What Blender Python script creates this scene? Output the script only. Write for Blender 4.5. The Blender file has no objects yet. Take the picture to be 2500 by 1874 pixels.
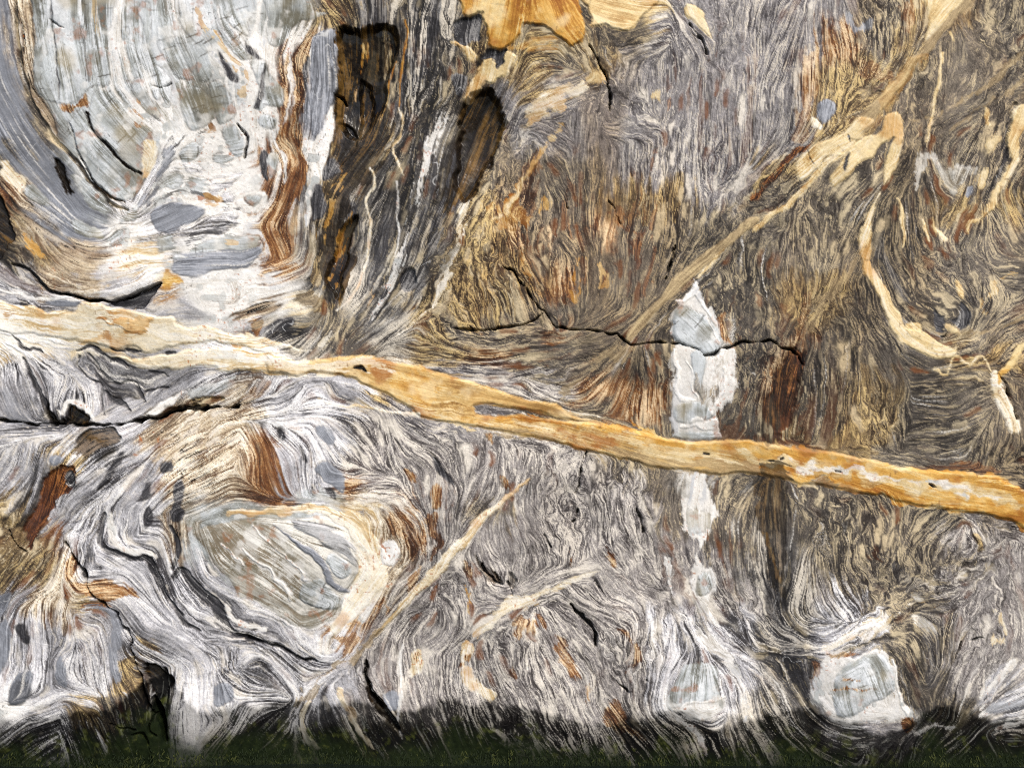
import bpy, math, time
import numpy as np

# ------------------------------------------------------------------ scale: 1 traced unit = 2.5 mm of rock
S = 0.0025
W0, H0 = 2500.0, 1874.0

# ------------------------------------------------------------------ camera
scene = bpy.context.scene
cam_d = bpy.data.cameras.new("camera")
cam = bpy.data.objects.new("camera", cam_d)
scene.collection.objects.link(cam)
CAM_Y = -9.0
cam.location = (0.0, CAM_Y, H0 * S / 2)
cam.rotation_euler = (math.radians(90), 0, 0)
cam_d.sensor_width = 36.0
cam_d.lens = 36.0 * 9.0 / (W0 * S)
cam_d.clip_end = 500.0
scene.camera = cam

# ------------------------------------------------------------------ sky and sun
SUN_EL, SUN_AZ = 47.0, 24.0          # azimuth measured from the camera side towards the right
world = bpy.data.worlds.new("World")
scene.world = world
world.use_nodes = True
wn = world.node_tree
sky = wn.nodes.new("ShaderNodeTexSky")
sky.sky_type = 'NISHITA'
sky.sun_disc = False
sky.sun_elevation = math.radians(SUN_EL)
sky.sun_rotation = math.pi - math.radians(SUN_AZ)
sky.dust_density = 2.5
sky.ozone_density = 0.6
bg = wn.nodes["Background"]
bg.inputs["Strength"].default_value = 0.14
wn.links.new(sky.outputs[0], bg.inputs[0])
sun_d = bpy.data.lights.new("sun", 'SUN')
sun_d.energy = 2.2
sun_d.angle = math.radians(10)
sun_d.color = (1.0, 0.94, 0.86)
sun = bpy.data.objects.new("sun", sun_d)
scene.collection.objects.link(sun)
sun.rotation_euler = (math.radians(90 - SUN_EL), 0, math.radians(SUN_AZ))
scene.view_settings.view_transform = 'Standard'
scene.view_settings.look = 'None'
scene.view_settings.exposure = 0.22
scene.view_settings.gamma = 1.0
scene.cycles.max_bounces = 3
scene.cycles.use_denoising = False
scene.cycles.filter_width = 1.0

# ------------------------------------------------------------------ grid of the rock surface
ST = 2.1
gx = np.arange(-66, 2566.01, ST, dtype=np.float32)
gy = np.arange(-66, 1940.01, ST, dtype=np.float32)
NX, NY = len(gx), len(gy)
X, Y = np.meshgrid(gx, gy)
rng = np.random.default_rng(7)

def vnoise(x, y, scale, seed):
    r = np.random.default_rng(seed)
    lat = r.random((128, 128), dtype=np.float32) * 2 - 1
    u = x / scale + 1000.37 + seed * 3.1; v = y / scale + 1000.11
    iu = np.floor(u).astype(np.int32); iv = np.floor(v).astype(np.int32)
    fu = (u - iu).astype(np.float32); fv = (v - iv).astype(np.float32)
    fu = fu * fu * (3 - 2 * fu); fv = fv * fv * (3 - 2 * fv)
    iu &= 127; iv &= 127; ju = (iu + 1) & 127; jv = (iv + 1) & 127
    a = lat[iv, iu]; b = lat[iv, ju]; c = lat[jv, iu]; d = lat[jv, ju]
    return (a + (b - a) * fu) * (1 - fv) + (c + (d - c) * fu) * fv

def fbm(x, y, scale, seed, octv=3, gain=0.5):
    s = 0; a = 1.0; t = 0
    for o in range(octv):
        s = s + a * vnoise(x, y, scale / 2 ** o, seed + 17 * o); t += a; a *= gain
    return s / t

def sstep(a, b, v):
    t = np.clip((v - a) / (b - a), 0, 1)
    return t * t * (3 - 2 * t)

def blur(img, sig):
    h, w = img.shape
    p = int(sig * 3) + 1
    g = np.pad(img, p, mode='reflect')
    F = np.fft.rfft2(g)
    fy = np.fft.fftfreq(g.shape[0])[:, None]; fx = np.fft.rfftfreq(g.shape[1])[None]
    F *= np.exp(-2 * (math.pi * sig) ** 2 * (fx * fx + fy * fy))
    return np.fft.irfft2(F, g.shape)[p:p + h, p:p + w].astype(np.float32)

# ------------------------------------------------------------------ tile frames in which the rock was traced
K = 650.0 / 1658.0
TILES = dict(A=(0, 0), B=(600, 0), C=(1200, 0), D=(1850, 0), E=(0, 600), F=(600, 600), G=(1200, 600), H=(1850, 600),
             I=(0, 1224), J=(600, 1224), K=(1200, 1224), L=(1850, 1224))
def tp(tile, s):
    out = []
    for tok in s.split():
        v = [float(q) for q in tok.split(',')]
        if tile != 'P':
            ox, oy = TILES[tile]
            v[0] = ox + v[0] * K; v[1] = oy + v[1] * K
            if len(v) > 2: v[2] *= K
        out.append(v)
    return np.array(out, dtype=np.float64)

# ------------------------------------------------------------------ mineral palettes, sRGB, four stops from dark layer to light layer
PAL = dict(
 w=[(205,198,186),(236,233,226),(243,241,236),(250,249,246)],
 g=[(112,112,104),(174,178,175),(204,209,211),(230,233,234)],
 s=[(84,86,92),(122,125,132),(144,148,156),(182,185,192)],
 l=[(62,60,62),(158,157,160),(196,195,198),(240,238,235)],
 n=[(86,62,42),(156,136,112),(206,188,158),(240,230,210)],
 b=[(50,44,40),(98,91,83),(126,117,105),(194,178,146)],
 d=[(36,33,31),(70,65,60),(95,88,80),(166,151,122)],
 p=[(66,61,60),(132,126,123),(164,158,154),(224,216,203)],
 q=[(66,62,64),(124,120,120),(152,148,148),(206,197,182)],
 h=[(52,40,29),(110,92,68),(148,126,90),(214,188,132)],
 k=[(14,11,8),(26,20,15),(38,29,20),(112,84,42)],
 m=[(32,31,32),(76,73,71),(118,114,109),(208,200,185)],
 r=[(58,34,20),(114,72,42),(158,114,70),(228,200,160)],
 o=[(150,92,28),(200,146,62),(222,178,98),(238,212,152)],
 y=[(176,138,84),(222,196,142),(234,214,170),(246,234,208)],
 t=[(126,106,76),(164,143,108),(182,160,122),(206,185,140)],
 e=[(200,172,124),(238,225,195),(244,236,217),(249,245,236)],
 x=[(136,124,104),(192,189,178),(220,217,207),(242,237,226)],
 u=[(34,20,15),(72,42,28),(108,64,36),(168,112,62)],
 v=[(146,106,54),(194,156,94),(214,180,118),(236,213,164)],
 c=[(30,29,31),(56,55,58),(78,77,80),(146,144,142)],
)
CL = list(PAL); CI = {c: i for i, c in enumerate(CL)}
# weights of fine / mid / coarse layering, contrast, strength of the small folds
TEX = dict(w=(.6,.2,.3,.5,.6), g=(.7,.5,.8,.9,.08), x=(1.,.8,.8,1.3,.15), s=(.7,.4,.5,.65,.1), l=(1.,.7,.55,1.0,.35), n=(.9,.6,.5,1.05,.35),
 b=(1.,.3,.15,.8,.95), d=(1.,.3,.18,.75,.8), p=(1.,.3,.15,.8,.9), q=(1.,.25,.12,.75,.8), h=(1.,.32,.2,.85,.8),
 k=(.5,.6,1.,.7,.2), u=(.8,.6,.6,1.,.3), v=(.8,.4,.9,.85,.25), m=(.7,.7,1.,1.3,.35), r=(.9,.75,.5,1.25,.3), o=(.6,.4,.9,.8,.3), y=(.7,.4,.7,.7,.3), t=(1.,.3,.3,.6,.3),
 e=(.7,.4,.8,.8,.3), c=(.8,.5,.5,.8,.25))

ROWS = [
(-60,"s40 n105 g270 w310 g440 w480 g530 w570 g640 w660 g760 h860 d960 m1120 d1560 y1600 q1700 q2040 b2230 h2360 b2600"),
(35,"s40 n105 g270 w310 g440 w480 g530 w570 g640 w660 g760 h860 d960 m1120 d1560 y1600 q1700 q2040 b2230 h2360 b2600"),
(110,"s40 n95 g270 w320 g480 w500 g560 w780 r800 s830 k985 m1110 d1150 h1430 d1580 q2000 r2090 b2180 h2270 b2600"),
(185,"s45 n100 g270 w330 g410 w440 g500 w720 r760 s820 k960 m1090 d1160 k1180 h1340 b1420 h1500 q1950 r2000 h2180 b2600"),
(260,"s70 d130 g330 w420 g560 w700 r740 s810 k950 m1080 d1110 k1230 q1270 h1320 q1960 r1990 h2150 b2600"),
(335,"s80 d160 g260 g400 w690 r740 s800 k920 h960 m1090 k1220 b1260 q1960 r1985 h2080 b2600"),
(410,"d30 s150 c180 g340 l420 w650 r700 w770 h900 m1080 k1180 b1250 b1500 q1850 h1950 b2080 d2250 b2600"),
(485,"r30 n70 s230 g260 l360 w640 r690 w730 c770 h850 m1050 k1130 h1250 b1450 h1700 q1800 b2000 b2150 d2260 h2600"),
(560,"k30 h60 n110 s260 w340 l450 w620 r700 m760 h860 m1040 d1100 h1260 b1450 r1500 b1700 d1800 b2100 d2260 b2600"),
(635,"k20 d70 h120 n250 w300 e400 w630 r720 m760 k850 m950 m1040 d1090 h1300 r1330 b1600 d1900 b2100 d2250 b2600"),
(700,"l60 c80 n250 l380 o430 w600 w730 m780 k830 m1000 m1060 h1200 h1350 r1420 b1560 b1650 d1900 h2080 d2250 b2600"),
(760,"l150 l230 l400 l480 w580 n660 w720 e780 d860 m980 h1060 d1100 h1250 b1350 b1600 d1900 h2050 d2300 d2400 b2600"),
(820,"e450 w500 l640 m780 d900 m1000 h1100 b1300 r1400 b1600 d1950 r1990 d2100 b2200 d2330 b2600"),
(880,"l80 c100 l250 l600 l700 m800 d900 n1000 h1150 r1250 b1500 d1900 r1960 d2050 b2200 d2300 h2600"),
(950,"l200 l350 l450 l560 n640 l900 h1000 q1200 p1400 r1500 r1640 d1880 r1950 d2050 h2200 d2350 b2600"),
(1010,"l150 c180 l350 d450 n620 l750 l900 q1250 b1500 r1640 d1880 r1930 d2030 h2200 d2400 b2600"),
(1070,"l170 k290 l330 n620 r680 l900 p1200 p1400 b1650 d1900 h2200 d2400 b2600"),
(1130,"l120 h200 l400 n600 r680 l850 p1200 p1500 b1680 w1750 d2000 b2300 d2600"),
(1190,"l90 k170 l400 n600 r700 l850 r900 p1600 b1680 w1730 d1950 b2150 d2300 b2600"),
(1250,"h60 k110 l350 l410 n480 g850 e930 n960 r1000 p1150 b1250 p1600 b1680 b1830 d2000 b2200 d2350 b2600"),
(1320,"h110 r140 l430 n480 g800 e920 n1000 r1040 p1600 p1680 q1750 d1850 m1950 d2100 b2300 p2600"),
(1390,"h120 n180 l350 l480 l560 g830 e920 n980 p1600 p1700 q1740 p1800 m1980 b2200 b2400 p2600"),
(1460,"l60 n180 h240 l480 l600 l700 g820 w890 r930 p1250 p1750 p1860 m1990 p2050 l2120 b2300 p2600"),
(1530,"l70 l220 l300 l500 l620 l700 w800 r900 p1200 p1330 p1600 l1850 m2010 l2150 b2350 p2600"),
(1600,"l80 l200 l320 h360 l550 l850 p1400 p1620 l1850 m2020 l2080 d2320 p2600"),
(1670,"l60 l170 l330 d400 l650 l900 p1600 l1850 m2010 l2080 d2320 p2420 l2600"),
(1730,"w60 l200 h330 k410 l600 l850 p1600 l1800 m2010 l2150 d2400 l2600"),
(1800,"l500 m700 m1200 p1500 m2000 q2300 m2600"),
(1945,"l500 m700 m1200 p1500 m2000 q2300 m2600"),
]
# ------------------------------------------------------------------ foliation strokes traced along the layering
STROKES = dict(
A="30,0 30,300 60,500 150,700 230,900 350,1100 500,1300 680,1360|150,0 160,300 180,550 260,700 330,850 430,950 550,1120 700,1250 800,1300|400,0 400,600|600,0 600,500|740,0 720,300 740,550 850,700 950,780|900,0 900,300 980,600 1050,700|1100,0 1130,250 1200,450 1250,550|1250,0 1310,200 1400,300 1520,380|1400,0 1440,160 1560,280 1650,370|500,720 600,900 800,1150|650,650 800,880 900,980|870,1280 950,1130 1050,920|960,1260 1150,1200 1350,1250|950,1440 1150,1380 1300,1330|0,1150 80,1280 200,1330 400,1450 520,1500 640,1500 720,1420|0,1350 150,1450 250,1600|1020,1100 1150,1050 1300,1060 1500,1050|900,1500 1200,1490 1600,1440|1500,500 1520,700|1640,400 1630,600",
B="420,180 310,350 340,600 230,850 330,1000 230,1250 120,1400 200,1600|480,200 470,500 420,800 360,950 420,1100 380,1350|620,0 640,100|750,150 740,350 690,560 670,700|900,150 920,300 880,550 830,750 770,900 650,1050 520,1250 450,1450 430,1600|1000,0 990,200 970,450 950,650|1080,0 1050,300 1000,550|1220,0 1200,200 1100,500 1020,800 900,950 780,1150 700,1300 600,1600|1300,300 1250,600 1150,850 1100,1200 1000,1400 900,1658|1380,600 1300,800 1230,1000 1200,1250 1100,1500|1640,750 1560,950 1450,1150 1350,1400 1300,1600|520,10 620,120|560,300 600,500 570,700|100,100 60,400|250,200 150,500 200,800",
C="300,250 450,230 560,330|640,250 700,400|800,250 1000,180|1250,100 1350,300|220,750 450,640 600,560|100,700 50,850 0,1000|300,800 500,900|560,700 560,1000 600,1300|800,500 800,700|750,800 1000,860|900,900 900,1200 870,1600|700,1000 700,1250|1050,900 1020,1200 1000,1600|1250,500 1260,900 1250,1400|1450,0 1450,500 1440,1000|1600,200 1600,800|1550,1100 1350,1350 1150,1600|300,1000 220,1250 100,1400|350,1050 480,1250 480,1500|100,1300 250,1600|450,1450 600,1658|1150,1100 1150,1600|1300,1200 1280,1400|100,50 50,250|400,50 450,200|700,60 900,120",
D="50,0 0,300|200,50 120,300 50,500|300,400 300,700 230,900|400,50 430,250|600,50 650,200|800,50 780,300|950,0 950,250 900,400|500,450 450,800|700,500 650,650|1150,300 1130,500 1090,700 1050,900|1050,350 1000,600 960,850|1250,100 1350,300|1450,100 1400,350 1300,600|1650,200 1600,400 1400,600 1100,800|1600,650 1500,850 1400,1100 1300,1400|1100,950 1150,1150 1250,1200 1350,1050|930,900 880,1100 780,1300 740,1600|900,1250 920,1500|1050,1300 1080,1500|100,1100 300,850|300,1300 320,1600|500,1200 450,1500|150,1500 100,1650|650,1050 450,1300|620,1400 560,1658|1500,1300 1600,1500|1250,1300 1150,1450|1290,20 1060,250 870,480 700,670 550,820 400,920 250,1080 0,1280|860,720 850,950 790,1150",
E="0,150 150,250 300,310 520,340|0,400 400,440 800,470 1200,540 1600,640|0,500 500,580 700,610|100,100 250,230 420,280 600,300 800,280 970,220|250,50 400,170 600,230 800,200|400,50 550,130 750,130|1100,100 1500,70|1000,250 1250,190 1500,150 1650,30|950,400 1050,330 1150,260|1200,300 1300,380 1500,400|1450,200 1500,320 1400,480|1200,700 1450,720 1650,740|0,620 120,700 200,850 280,1050|50,750 150,1000 200,1090|250,700 400,800 350,900 330,1020|500,660 470,750 600,850 620,1000|560,700 650,830 800,850 880,950|0,830 60,1000|650,1080 850,1000 1000,900 1100,850|950,1050 1150,950 1350,850 1500,800|1300,1000 1500,900|0,1150 100,1140 300,1130|100,1350 60,1450 20,1500|180,1250 150,1400 60,1480|450,1280 560,1180 720,1160|600,1450 750,1350 900,1250 1100,1100 1300,1030|500,1600 650,1500 800,1400|1000,1200 1250,1100 1500,1030|750,1600 900,1450 1000,1300|1300,1300 1500,1200|1550,1150 1600,1300 1620,1500|1200,1600 1450,1500 1650,1560|300,1400 250,1600",
F="0,200 150,180 300,120|0,450 200,400 350,380|100,560 250,470 350,500|350,700 500,560 680,400 780,250 850,50|450,680 650,520 800,400 950,150 1000,0|650,650 850,530 1000,430 1100,280 1200,150 1300,0|750,650 950,520 1100,430 1200,330 1300,180 1400,0|1350,500 1250,400|1450,100 1500,300 1530,450|1100,480 1200,600|900,620 1050,680 1250,720|1300,600 1450,650|1300,750 1500,780 1650,750|0,700 300,750 700,770 1000,850 1300,950 1600,1010|1150,1000 1400,1060 1650,1110|600,680 570,300 620,50|100,850 60,950|200,820 180,950|320,1000 350,850 450,820|0,990 200,960 330,880|500,850 550,950|700,900 850,1000|300,1050 500,1000 700,1050|450,1100 550,1250|650,1100 800,1300|850,1100 880,1300|1000,1150 1200,1300 1300,1480|200,1200 350,1300 380,1500|100,1300 200,1500|0,1150 100,1300 60,1450|550,1550 750,1530 950,1540|1000,1450 1080,1600|1200,1450 1200,1600|1400,1200 1500,1350 1450,1500|1550,1150 1500,1250",
G="50,200 100,350|200,50 280,250 350,400|400,50 380,300 420,450|600,50 580,300|850,0 900,250 900,400|1000,50 980,250|1150,0 1080,200|100,650 300,600|100,800 300,750 500,700 700,640|600,850 750,700 850,620|750,980 830,800 900,640|950,650 980,850 950,1050|1050,650 1070,900 1080,1150|900,450 700,560|200,850 250,900|1200,450 1350,600|1200,700 1220,1100|1420,800 1380,1050|1550,200 1570,500 1580,900 1500,1150|1450,150 1500,350|1650,400 1640,800 1600,1100|0,920 200,960 450,1010|0,1100 300,1130 700,1190 1100,1290 1650,1320|50,1250 100,1450|250,1350 180,1500|400,1300 430,1500|520,1320 500,1500|700,1380 760,1600|850,1400 850,1600|1050,1420 1030,1650|1300,1450 1260,1650|1450,1450 1420,1650|1600,1480 1500,1650|1440,30 1200,230 1000,420 850,570",
H="50,200 100,450|250,0 300,300|550,50 450,300 300,480 220,630|350,450 300,750 220,1000|100,700 60,1000 80,1200|550,300 600,600 560,900 500,1200|700,250 760,450 900,650 1050,750|750,600 830,850 880,1200|780,100 900,350 1000,450 1130,550|900,50 1000,300 1080,400|1100,250 1290,400 1250,520 1150,560|1100,100 1250,250 1320,350|1400,200 1450,350 1400,430|1500,150 1620,150|1400,600 1500,520 1650,450|1000,850 1200,800 1400,830|1000,1000 1200,1000 1350,900|950,1200 1150,1150 1350,1100|1400,1300 1450,1150|1600,900 1650,1050|0,1300 800,1430 1650,1620|400,700 380,1000 330,1180|100,1500 100,1650|400,1550 420,1650|800,1600 820,1650",
I="300,220 180,420 60,600 0,700|400,350 300,550 100,620|420,300 400,450 480,540|600,100 500,250 480,350|660,100 640,280 850,360 950,420 1040,600 1200,770 1500,870|750,50 720,200 800,280 950,320 1020,480 1080,620 1250,750|850,150 850,220 1000,220 1050,350 1070,450|1100,200 1100,400 1200,520 1350,660 1450,800 1650,860|1250,250 1300,430 1450,550 1650,650|1200,300 1250,480 1400,620 1500,740 1650,800|1450,200 1550,350 1650,400|550,560 750,520 900,650 1000,750|500,680 620,670 700,750 720,950 740,1080|550,750 640,780 660,950 650,1100|480,800 560,850 590,1000|450,750 430,900 330,1000 290,1150|250,600 250,800 270,950|100,650 30,800 20,1000|180,700 190,900 130,1050 60,1240|320,950 340,1080 430,1170|0,1250 200,1280 400,1200 580,1250|800,650 900,800 1100,850 1250,900|900,870 1050,950 1200,1000 1250,1150|750,780 850,950 950,1020|1100,1050 1100,1300 1080,1400|1250,950 1320,1050 1300,1250|1450,900 1420,1050 1530,1180|1550,1280 1450,1450|450,1250 480,1400|700,1250 750,1400|0,1500 150,1350 330,1320|1650,950 1500,1000|1300,1280 1380,1380 1250,1550|1150,1300 1180,1500",
J="50,80 250,90 500,60 650,150 780,320 830,430 700,600 550,760|0,200 200,350 350,500|100,150 300,300 470,450|0,350 150,480 280,600|0,620 200,720 270,800|50,560 250,700|400,500 580,600 560,700 400,760|280,120 450,180 650,200|820,150 820,300|880,50 960,150 1050,280 1030,420 900,520 850,700|960,250 980,350 880,440|1170,100 1200,250 1150,400 1060,480 900,650|1000,50 1100,120|1300,0 1300,200|1550,0 1300,280 1100,530 850,800 600,1030 400,1180|0,800 150,850 400,990 580,1030|250,850 350,950 450,1000|450,850 440,980|50,900 200,1050 300,1180|650,880 600,960|750,780 700,900|900,850 850,1000|1000,650 1100,700 1000,800|1250,600 1320,750 1250,900 1100,950|750,950 730,1080 800,1230 950,1420|650,1050 750,1250 850,1420|600,1200 680,1400 780,1530|500,1200 560,1350 650,1500|400,1250 340,1380 420,1530|300,1300 200,1450 100,1540|0,1230 200,1240|50,1350 150,1300|960,950 950,1300|850,1050 880,1150|1050,900 1100,1100 1150,1250 1200,1400|1200,950 1200,1150|1400,800 1400,1100|1550,850 1600,1050 1650,1150|1450,1000 1550,1200 1620,1350|1300,1250 1350,1450|1450,500 1600,600|1380,350 1450,500|1500,150 1520,300 1600,450|1650,680 1450,820 1300,900|1000,1300 1080,1500",
K="100,100 150,300 100,500|300,100 380,300|500,150 480,350|700,150 700,280 790,400|900,50 950,200|1100,50 1150,250|0,600 200,580 400,500 650,420|200,650 30,800|200,700 180,900 200,1100|300,700 450,950 550,1100|500,600 700,700 850,760|450,500 600,700 700,900 750,1100|650,480 720,600 850,620|850,300 900,450 1000,600|1000,500 1120,700 1150,900|1100,350 1110,500 1200,680 1350,850 1500,950 1560,1100 1580,1300|1250,450 1250,600 1330,680 1380,780 1500,880 1650,1000|1150,450 1180,600 1280,760 1420,900|1420,150 1440,400 1450,550 1650,850|1550,100 1540,500 1600,700|1200,950 1100,1100 1080,1250 1150,1340 1350,1380 1450,1330|1250,1000 1230,1250|900,800 900,1000 850,1200|1000,750 1050,950 1000,1200|700,950 780,1150|50,850 100,1050 200,1200|350,950 450,1150 480,1300|600,1100 620,1250|250,1350 400,1550|0,1150 60,1250 200,1450|500,1350 550,1500|750,1250 850,1400 950,1520|1100,1300 1250,1430 1320,1560|1500,1350 1550,1550|1650,1100 1650,1400|700,1350 800,1550",
L="100,50 130,300 160,480|50,500 130,700 200,800|250,150 220,400 180,650|350,150 300,300|430,300 480,550 600,700|550,100 550,400 650,650|730,200 780,400|900,100 850,350|1050,300 1030,450|1350,180 1400,280 1370,320|1200,100 1000,250|1250,350 1230,450|1400,350 1300,480 1150,550|1000,570 820,690 650,820 450,930|1150,620 1000,620|900,750 700,880|750,850 900,950 1000,1150 1080,1130 1180,950 1200,750|1000,750 1100,850 1120,1000|850,1000 900,1200 980,1370|950,1050 1020,1250|1550,450 1600,700 1560,900|1400,650 1350,850 1230,950|1300,1000 1230,1150 1200,1300|1600,1000 1450,1150 1350,1300|1658,1210 1450,1260 1350,1320|1658,1380 1450,1390 1250,1520 1150,1600|0,850 120,950 200,1150 300,1350 450,1450 600,1500|0,1050 100,1250 200,1430 300,1500|0,950 300,930 430,930|300,1000 330,1200 450,1350 700,1390 900,1380|150,800 300,870 430,850|0,1300 100,1500 200,1620|0,1450 80,1600|1100,1350 950,1500 880,1650|780,1550 720,1650|1420,1430 1480,1600|600,950 450,1050|700,1000 800,1150|550,1200 580,1350",
)
# ------------------------------------------------------------------ traced bodies of rock: veins, blocks, clasts, stains, cavities, cracks
FE = []
def poly(name, tile, cls, host, pts, h=0.0, edge=10, rough=5, rim=0.0, part=1, label=None, soft=2.2, amt=1.0, wet=0.0, streak=0):
    FE.append(dict(kind='poly', name=name, cls=cls, host=host, pts=tp(tile, pts), h=h, edge=edge, rough=rough, rim=rim, part=part,
                   label=label, soft=soft, amt=amt, wet=wet, streak=streak))
def band(name, tile, cls, host, pts, h=0.0, edge=6, rough=4, rim=0.0, part=1, label=None, soft=2.0, amt=1.0, wet=0.0, streak=0):
    FE.append(dict(kind='band', name=name, cls=cls, host=host, pts=tp(tile, pts), h=h, edge=edge, rough=rough, rim=rim, part=part,
                   label=label, soft=soft, amt=amt, wet=wet, streak=streak))

# --- upper left: pale marble mass
poly('brown_layer','A','n','M',"80,-80 200,-80 205,200 215,400 210,560 280,640 330,740 340,860 280,850 200,700 140,560 110,350 88,150",h=-.012,rim=.5,label='brown finely layered strip beside the slate')
band('seam_or_shade','A','d','M',"85,-60,16 100,200,20 130,400,26 170,600,34 230,740,50 300,840,40 400,930,30 480,1020,34 540,1110,30 620,1200,26 700,1270,22 800,1310,14",h=-.03,label='dark brown seam curving under the marble blocks')
poly('marble_block','A','g','M',"235,-80 705,-80 690,200 678,330 690,530 600,540 520,600 440,650 360,650 230,580 213,400 222,200",h=.02,rim=.45,label='large grey green marble block with upright layers')
band('seam','A','c','M',"310,-60,10 330,150,9 350,350,8 360,500,9 365,630,6",h=-.012,part=0)
band('seam','A','d','M',"515,0,8 520,180,12 540,330,9 560,500,10",part=0,amt=.6)
band('seam','A','e','M',"590,0,5 600,150,4 620,260,4",part=0,amt=.7)
poly('marble_block','A','g','M',"560,700 600,580 660,560 760,650 850,740 950,820 930,920 900,960 870,1070 780,1010 700,930 620,850 560,770",h=.025,rim=.6,label='tilted grey green marble block broken across its layers')
poly('marble_block','A','g','M',"420,770 510,690 560,790 650,900 750,1000 860,1080 890,1120 860,1190 760,1250 660,1200 600,1140 540,1050 470,900",h=.02,rim=.6,label='long tilted marble block with dark underside')
band('seam_or_shade','A','k','M',"545,710,12 560,790,16 650,890,18 720,970,16 800,1040,18 870,1078,12",h=-.03,part=0)
band('seam_or_shade','A','k','M',"430,770,10 480,920,16 540,1060,18 600,1150,20 680,1220,14 780,1255,12",h=-.02,part=0)
poly('rust_stain','A','r','M',"380,662 480,650 550,590 570,665 510,670 440,705",label='rust stain at the foot of the marble block',part=1,rough=9)
for t, s in (("A","960,420 1050,480 1080,540 1060,660 1020,620 970,500"),("A","810,280 850,300 880,420 890,490 830,400 800,330"),
  ("A","1140,570 1250,550 1320,640 1340,740 1210,820 1150,760 1130,650"),("A","1310,540 1400,530 1440,620 1470,720 1380,780 1340,700"),
  ("A","1110,960 1200,890 1260,920 1230,980 1150,1010"),("A","1380,820 1460,790 1510,860 1500,960 1440,950"),
  ("B","70,740 120,710 190,740 170,800 110,790"),("B","30,400 120,390 150,480 240,560 230,660 130,660 90,690 50,660 90,560"),
  ("A","870,60 940,30 950,150 940,300 890,320 900,200"),("A","1000,120 1060,100 1100,250 1170,420 1230,500 1120,500 1050,400 990,280"),
  ("A","1110,-60 1210,-60 1210,130 1280,250 1320,300 1300,330 1200,260 1130,150"),("A","1330,-60 1360,-40 1370,150 1460,250 1560,330 1610,370 1520,380 1440,310 1390,250 1350,120"),
  ("A","1400,-60 1540,-60 1600,80 1540,160 1560,240 1480,200 1400,100"),("A","1220,300 1290,310 1330,400 1320,510 1250,510 1230,400"),
  ("B","120,-60 350,-60 430,60 500,80 400,120 320,150 240,260 180,300 130,240 150,120"),("A","765,180 800,190 810,230 780,260 768,230"),
  ("A","960,560 990,570 1000,620 980,640 960,600"),("A","820,540 900,520 940,620 1010,720 960,740 880,650")):
    poly('marble_clast',t,'g','M',s,h=.012,rim=.55,rough=4)
poly('dark_clast','B','c','M',"72,970 100,915 140,950 130,1030 140,1130 95,1080",h=.01,rim=.6,label='charcoal half of a clast in the white marble')
poly('marble_clast','B','g','M',"142,945 205,950 185,1050 150,1110 135,1030",h=.01,rim=.6)
poly('dark_clast','A','c','M',"1355,320 1385,350 1440,420 1485,490 1470,525 1410,460",h=.0,rim=.5)
poly('dark_clast','A','c','M',"1480,770 1510,790 1540,850 1530,960 1515,970 1525,850",h=-.03)
poly('dark_clast','B','c','M',"0,270 60,310 110,370 70,370 20,320",rim=.3)
poly('dark_clast','B','c','M',"130,400 120,500 110,600 90,680 50,670 80,600 100,500",rim=.3)
poly('slate_lens','A','s','M',"930,1340 1000,1280 1080,1265 1180,1270 1280,1310 1230,1370 1140,1390 1100,1440 1030,1460 960,1420",h=.01,rim=.4,label='blue grey slate lens with pale lines')
poly('slate_block','E','s','M',"1110,50 1300,30 1610,10 1570,120 1400,150 1280,170 1210,200 1080,180 1070,110",h=.012,rim=.35,label='blue grey slate slab with thin white veins')
poly('marble_clast','A','g','M',"440,1090 480,1090 560,1160 640,1230 660,1310 640,1330 560,1280 480,1180",h=.01,rim=.5)
poly('marble_clast','A','g','M',"140,1150 220,1160 300,1270 240,1270 150,1220",h=.01,rim=.4)
poly('marble_clast','A','g','M',"430,1370 500,1370 620,1430 650,1480 590,1480 480,1440",h=.01,rim=.4)
poly('marble_clast','A','w','M',"1460,1260 1540,1200 1640,1200 1650,1280 1560,1330 1490,1310",h=.01,rim=.2)
poly('olive_clast','A','g','M',"1525,1240 1600,1212 1622,1250 1560,1290 1530,1275",h=.014,rim=.5)
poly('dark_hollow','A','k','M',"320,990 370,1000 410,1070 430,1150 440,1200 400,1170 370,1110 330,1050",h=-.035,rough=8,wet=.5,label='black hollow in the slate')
poly('rust_stain','A','o','M',"150,1460 200,1490 260,1560 280,1610 240,1600 180,1540",rough=9,amt=.8)
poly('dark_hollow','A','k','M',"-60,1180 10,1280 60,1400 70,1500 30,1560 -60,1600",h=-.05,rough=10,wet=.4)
poly('rust_stain','E','o','M',"1010,260 1040,150 1075,190 1130,210 1150,240 1090,250 1060,280",rough=9)
poly('cream_patch','A','e','M',"0,990 60,1060 130,1100 110,1200 60,1130 0,1080",rough=9)
poly('cream_patch','A','e','M',"900,900 960,880 1000,940 960,1000 930,1080 880,1100 880,1040",rough=7)

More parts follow.
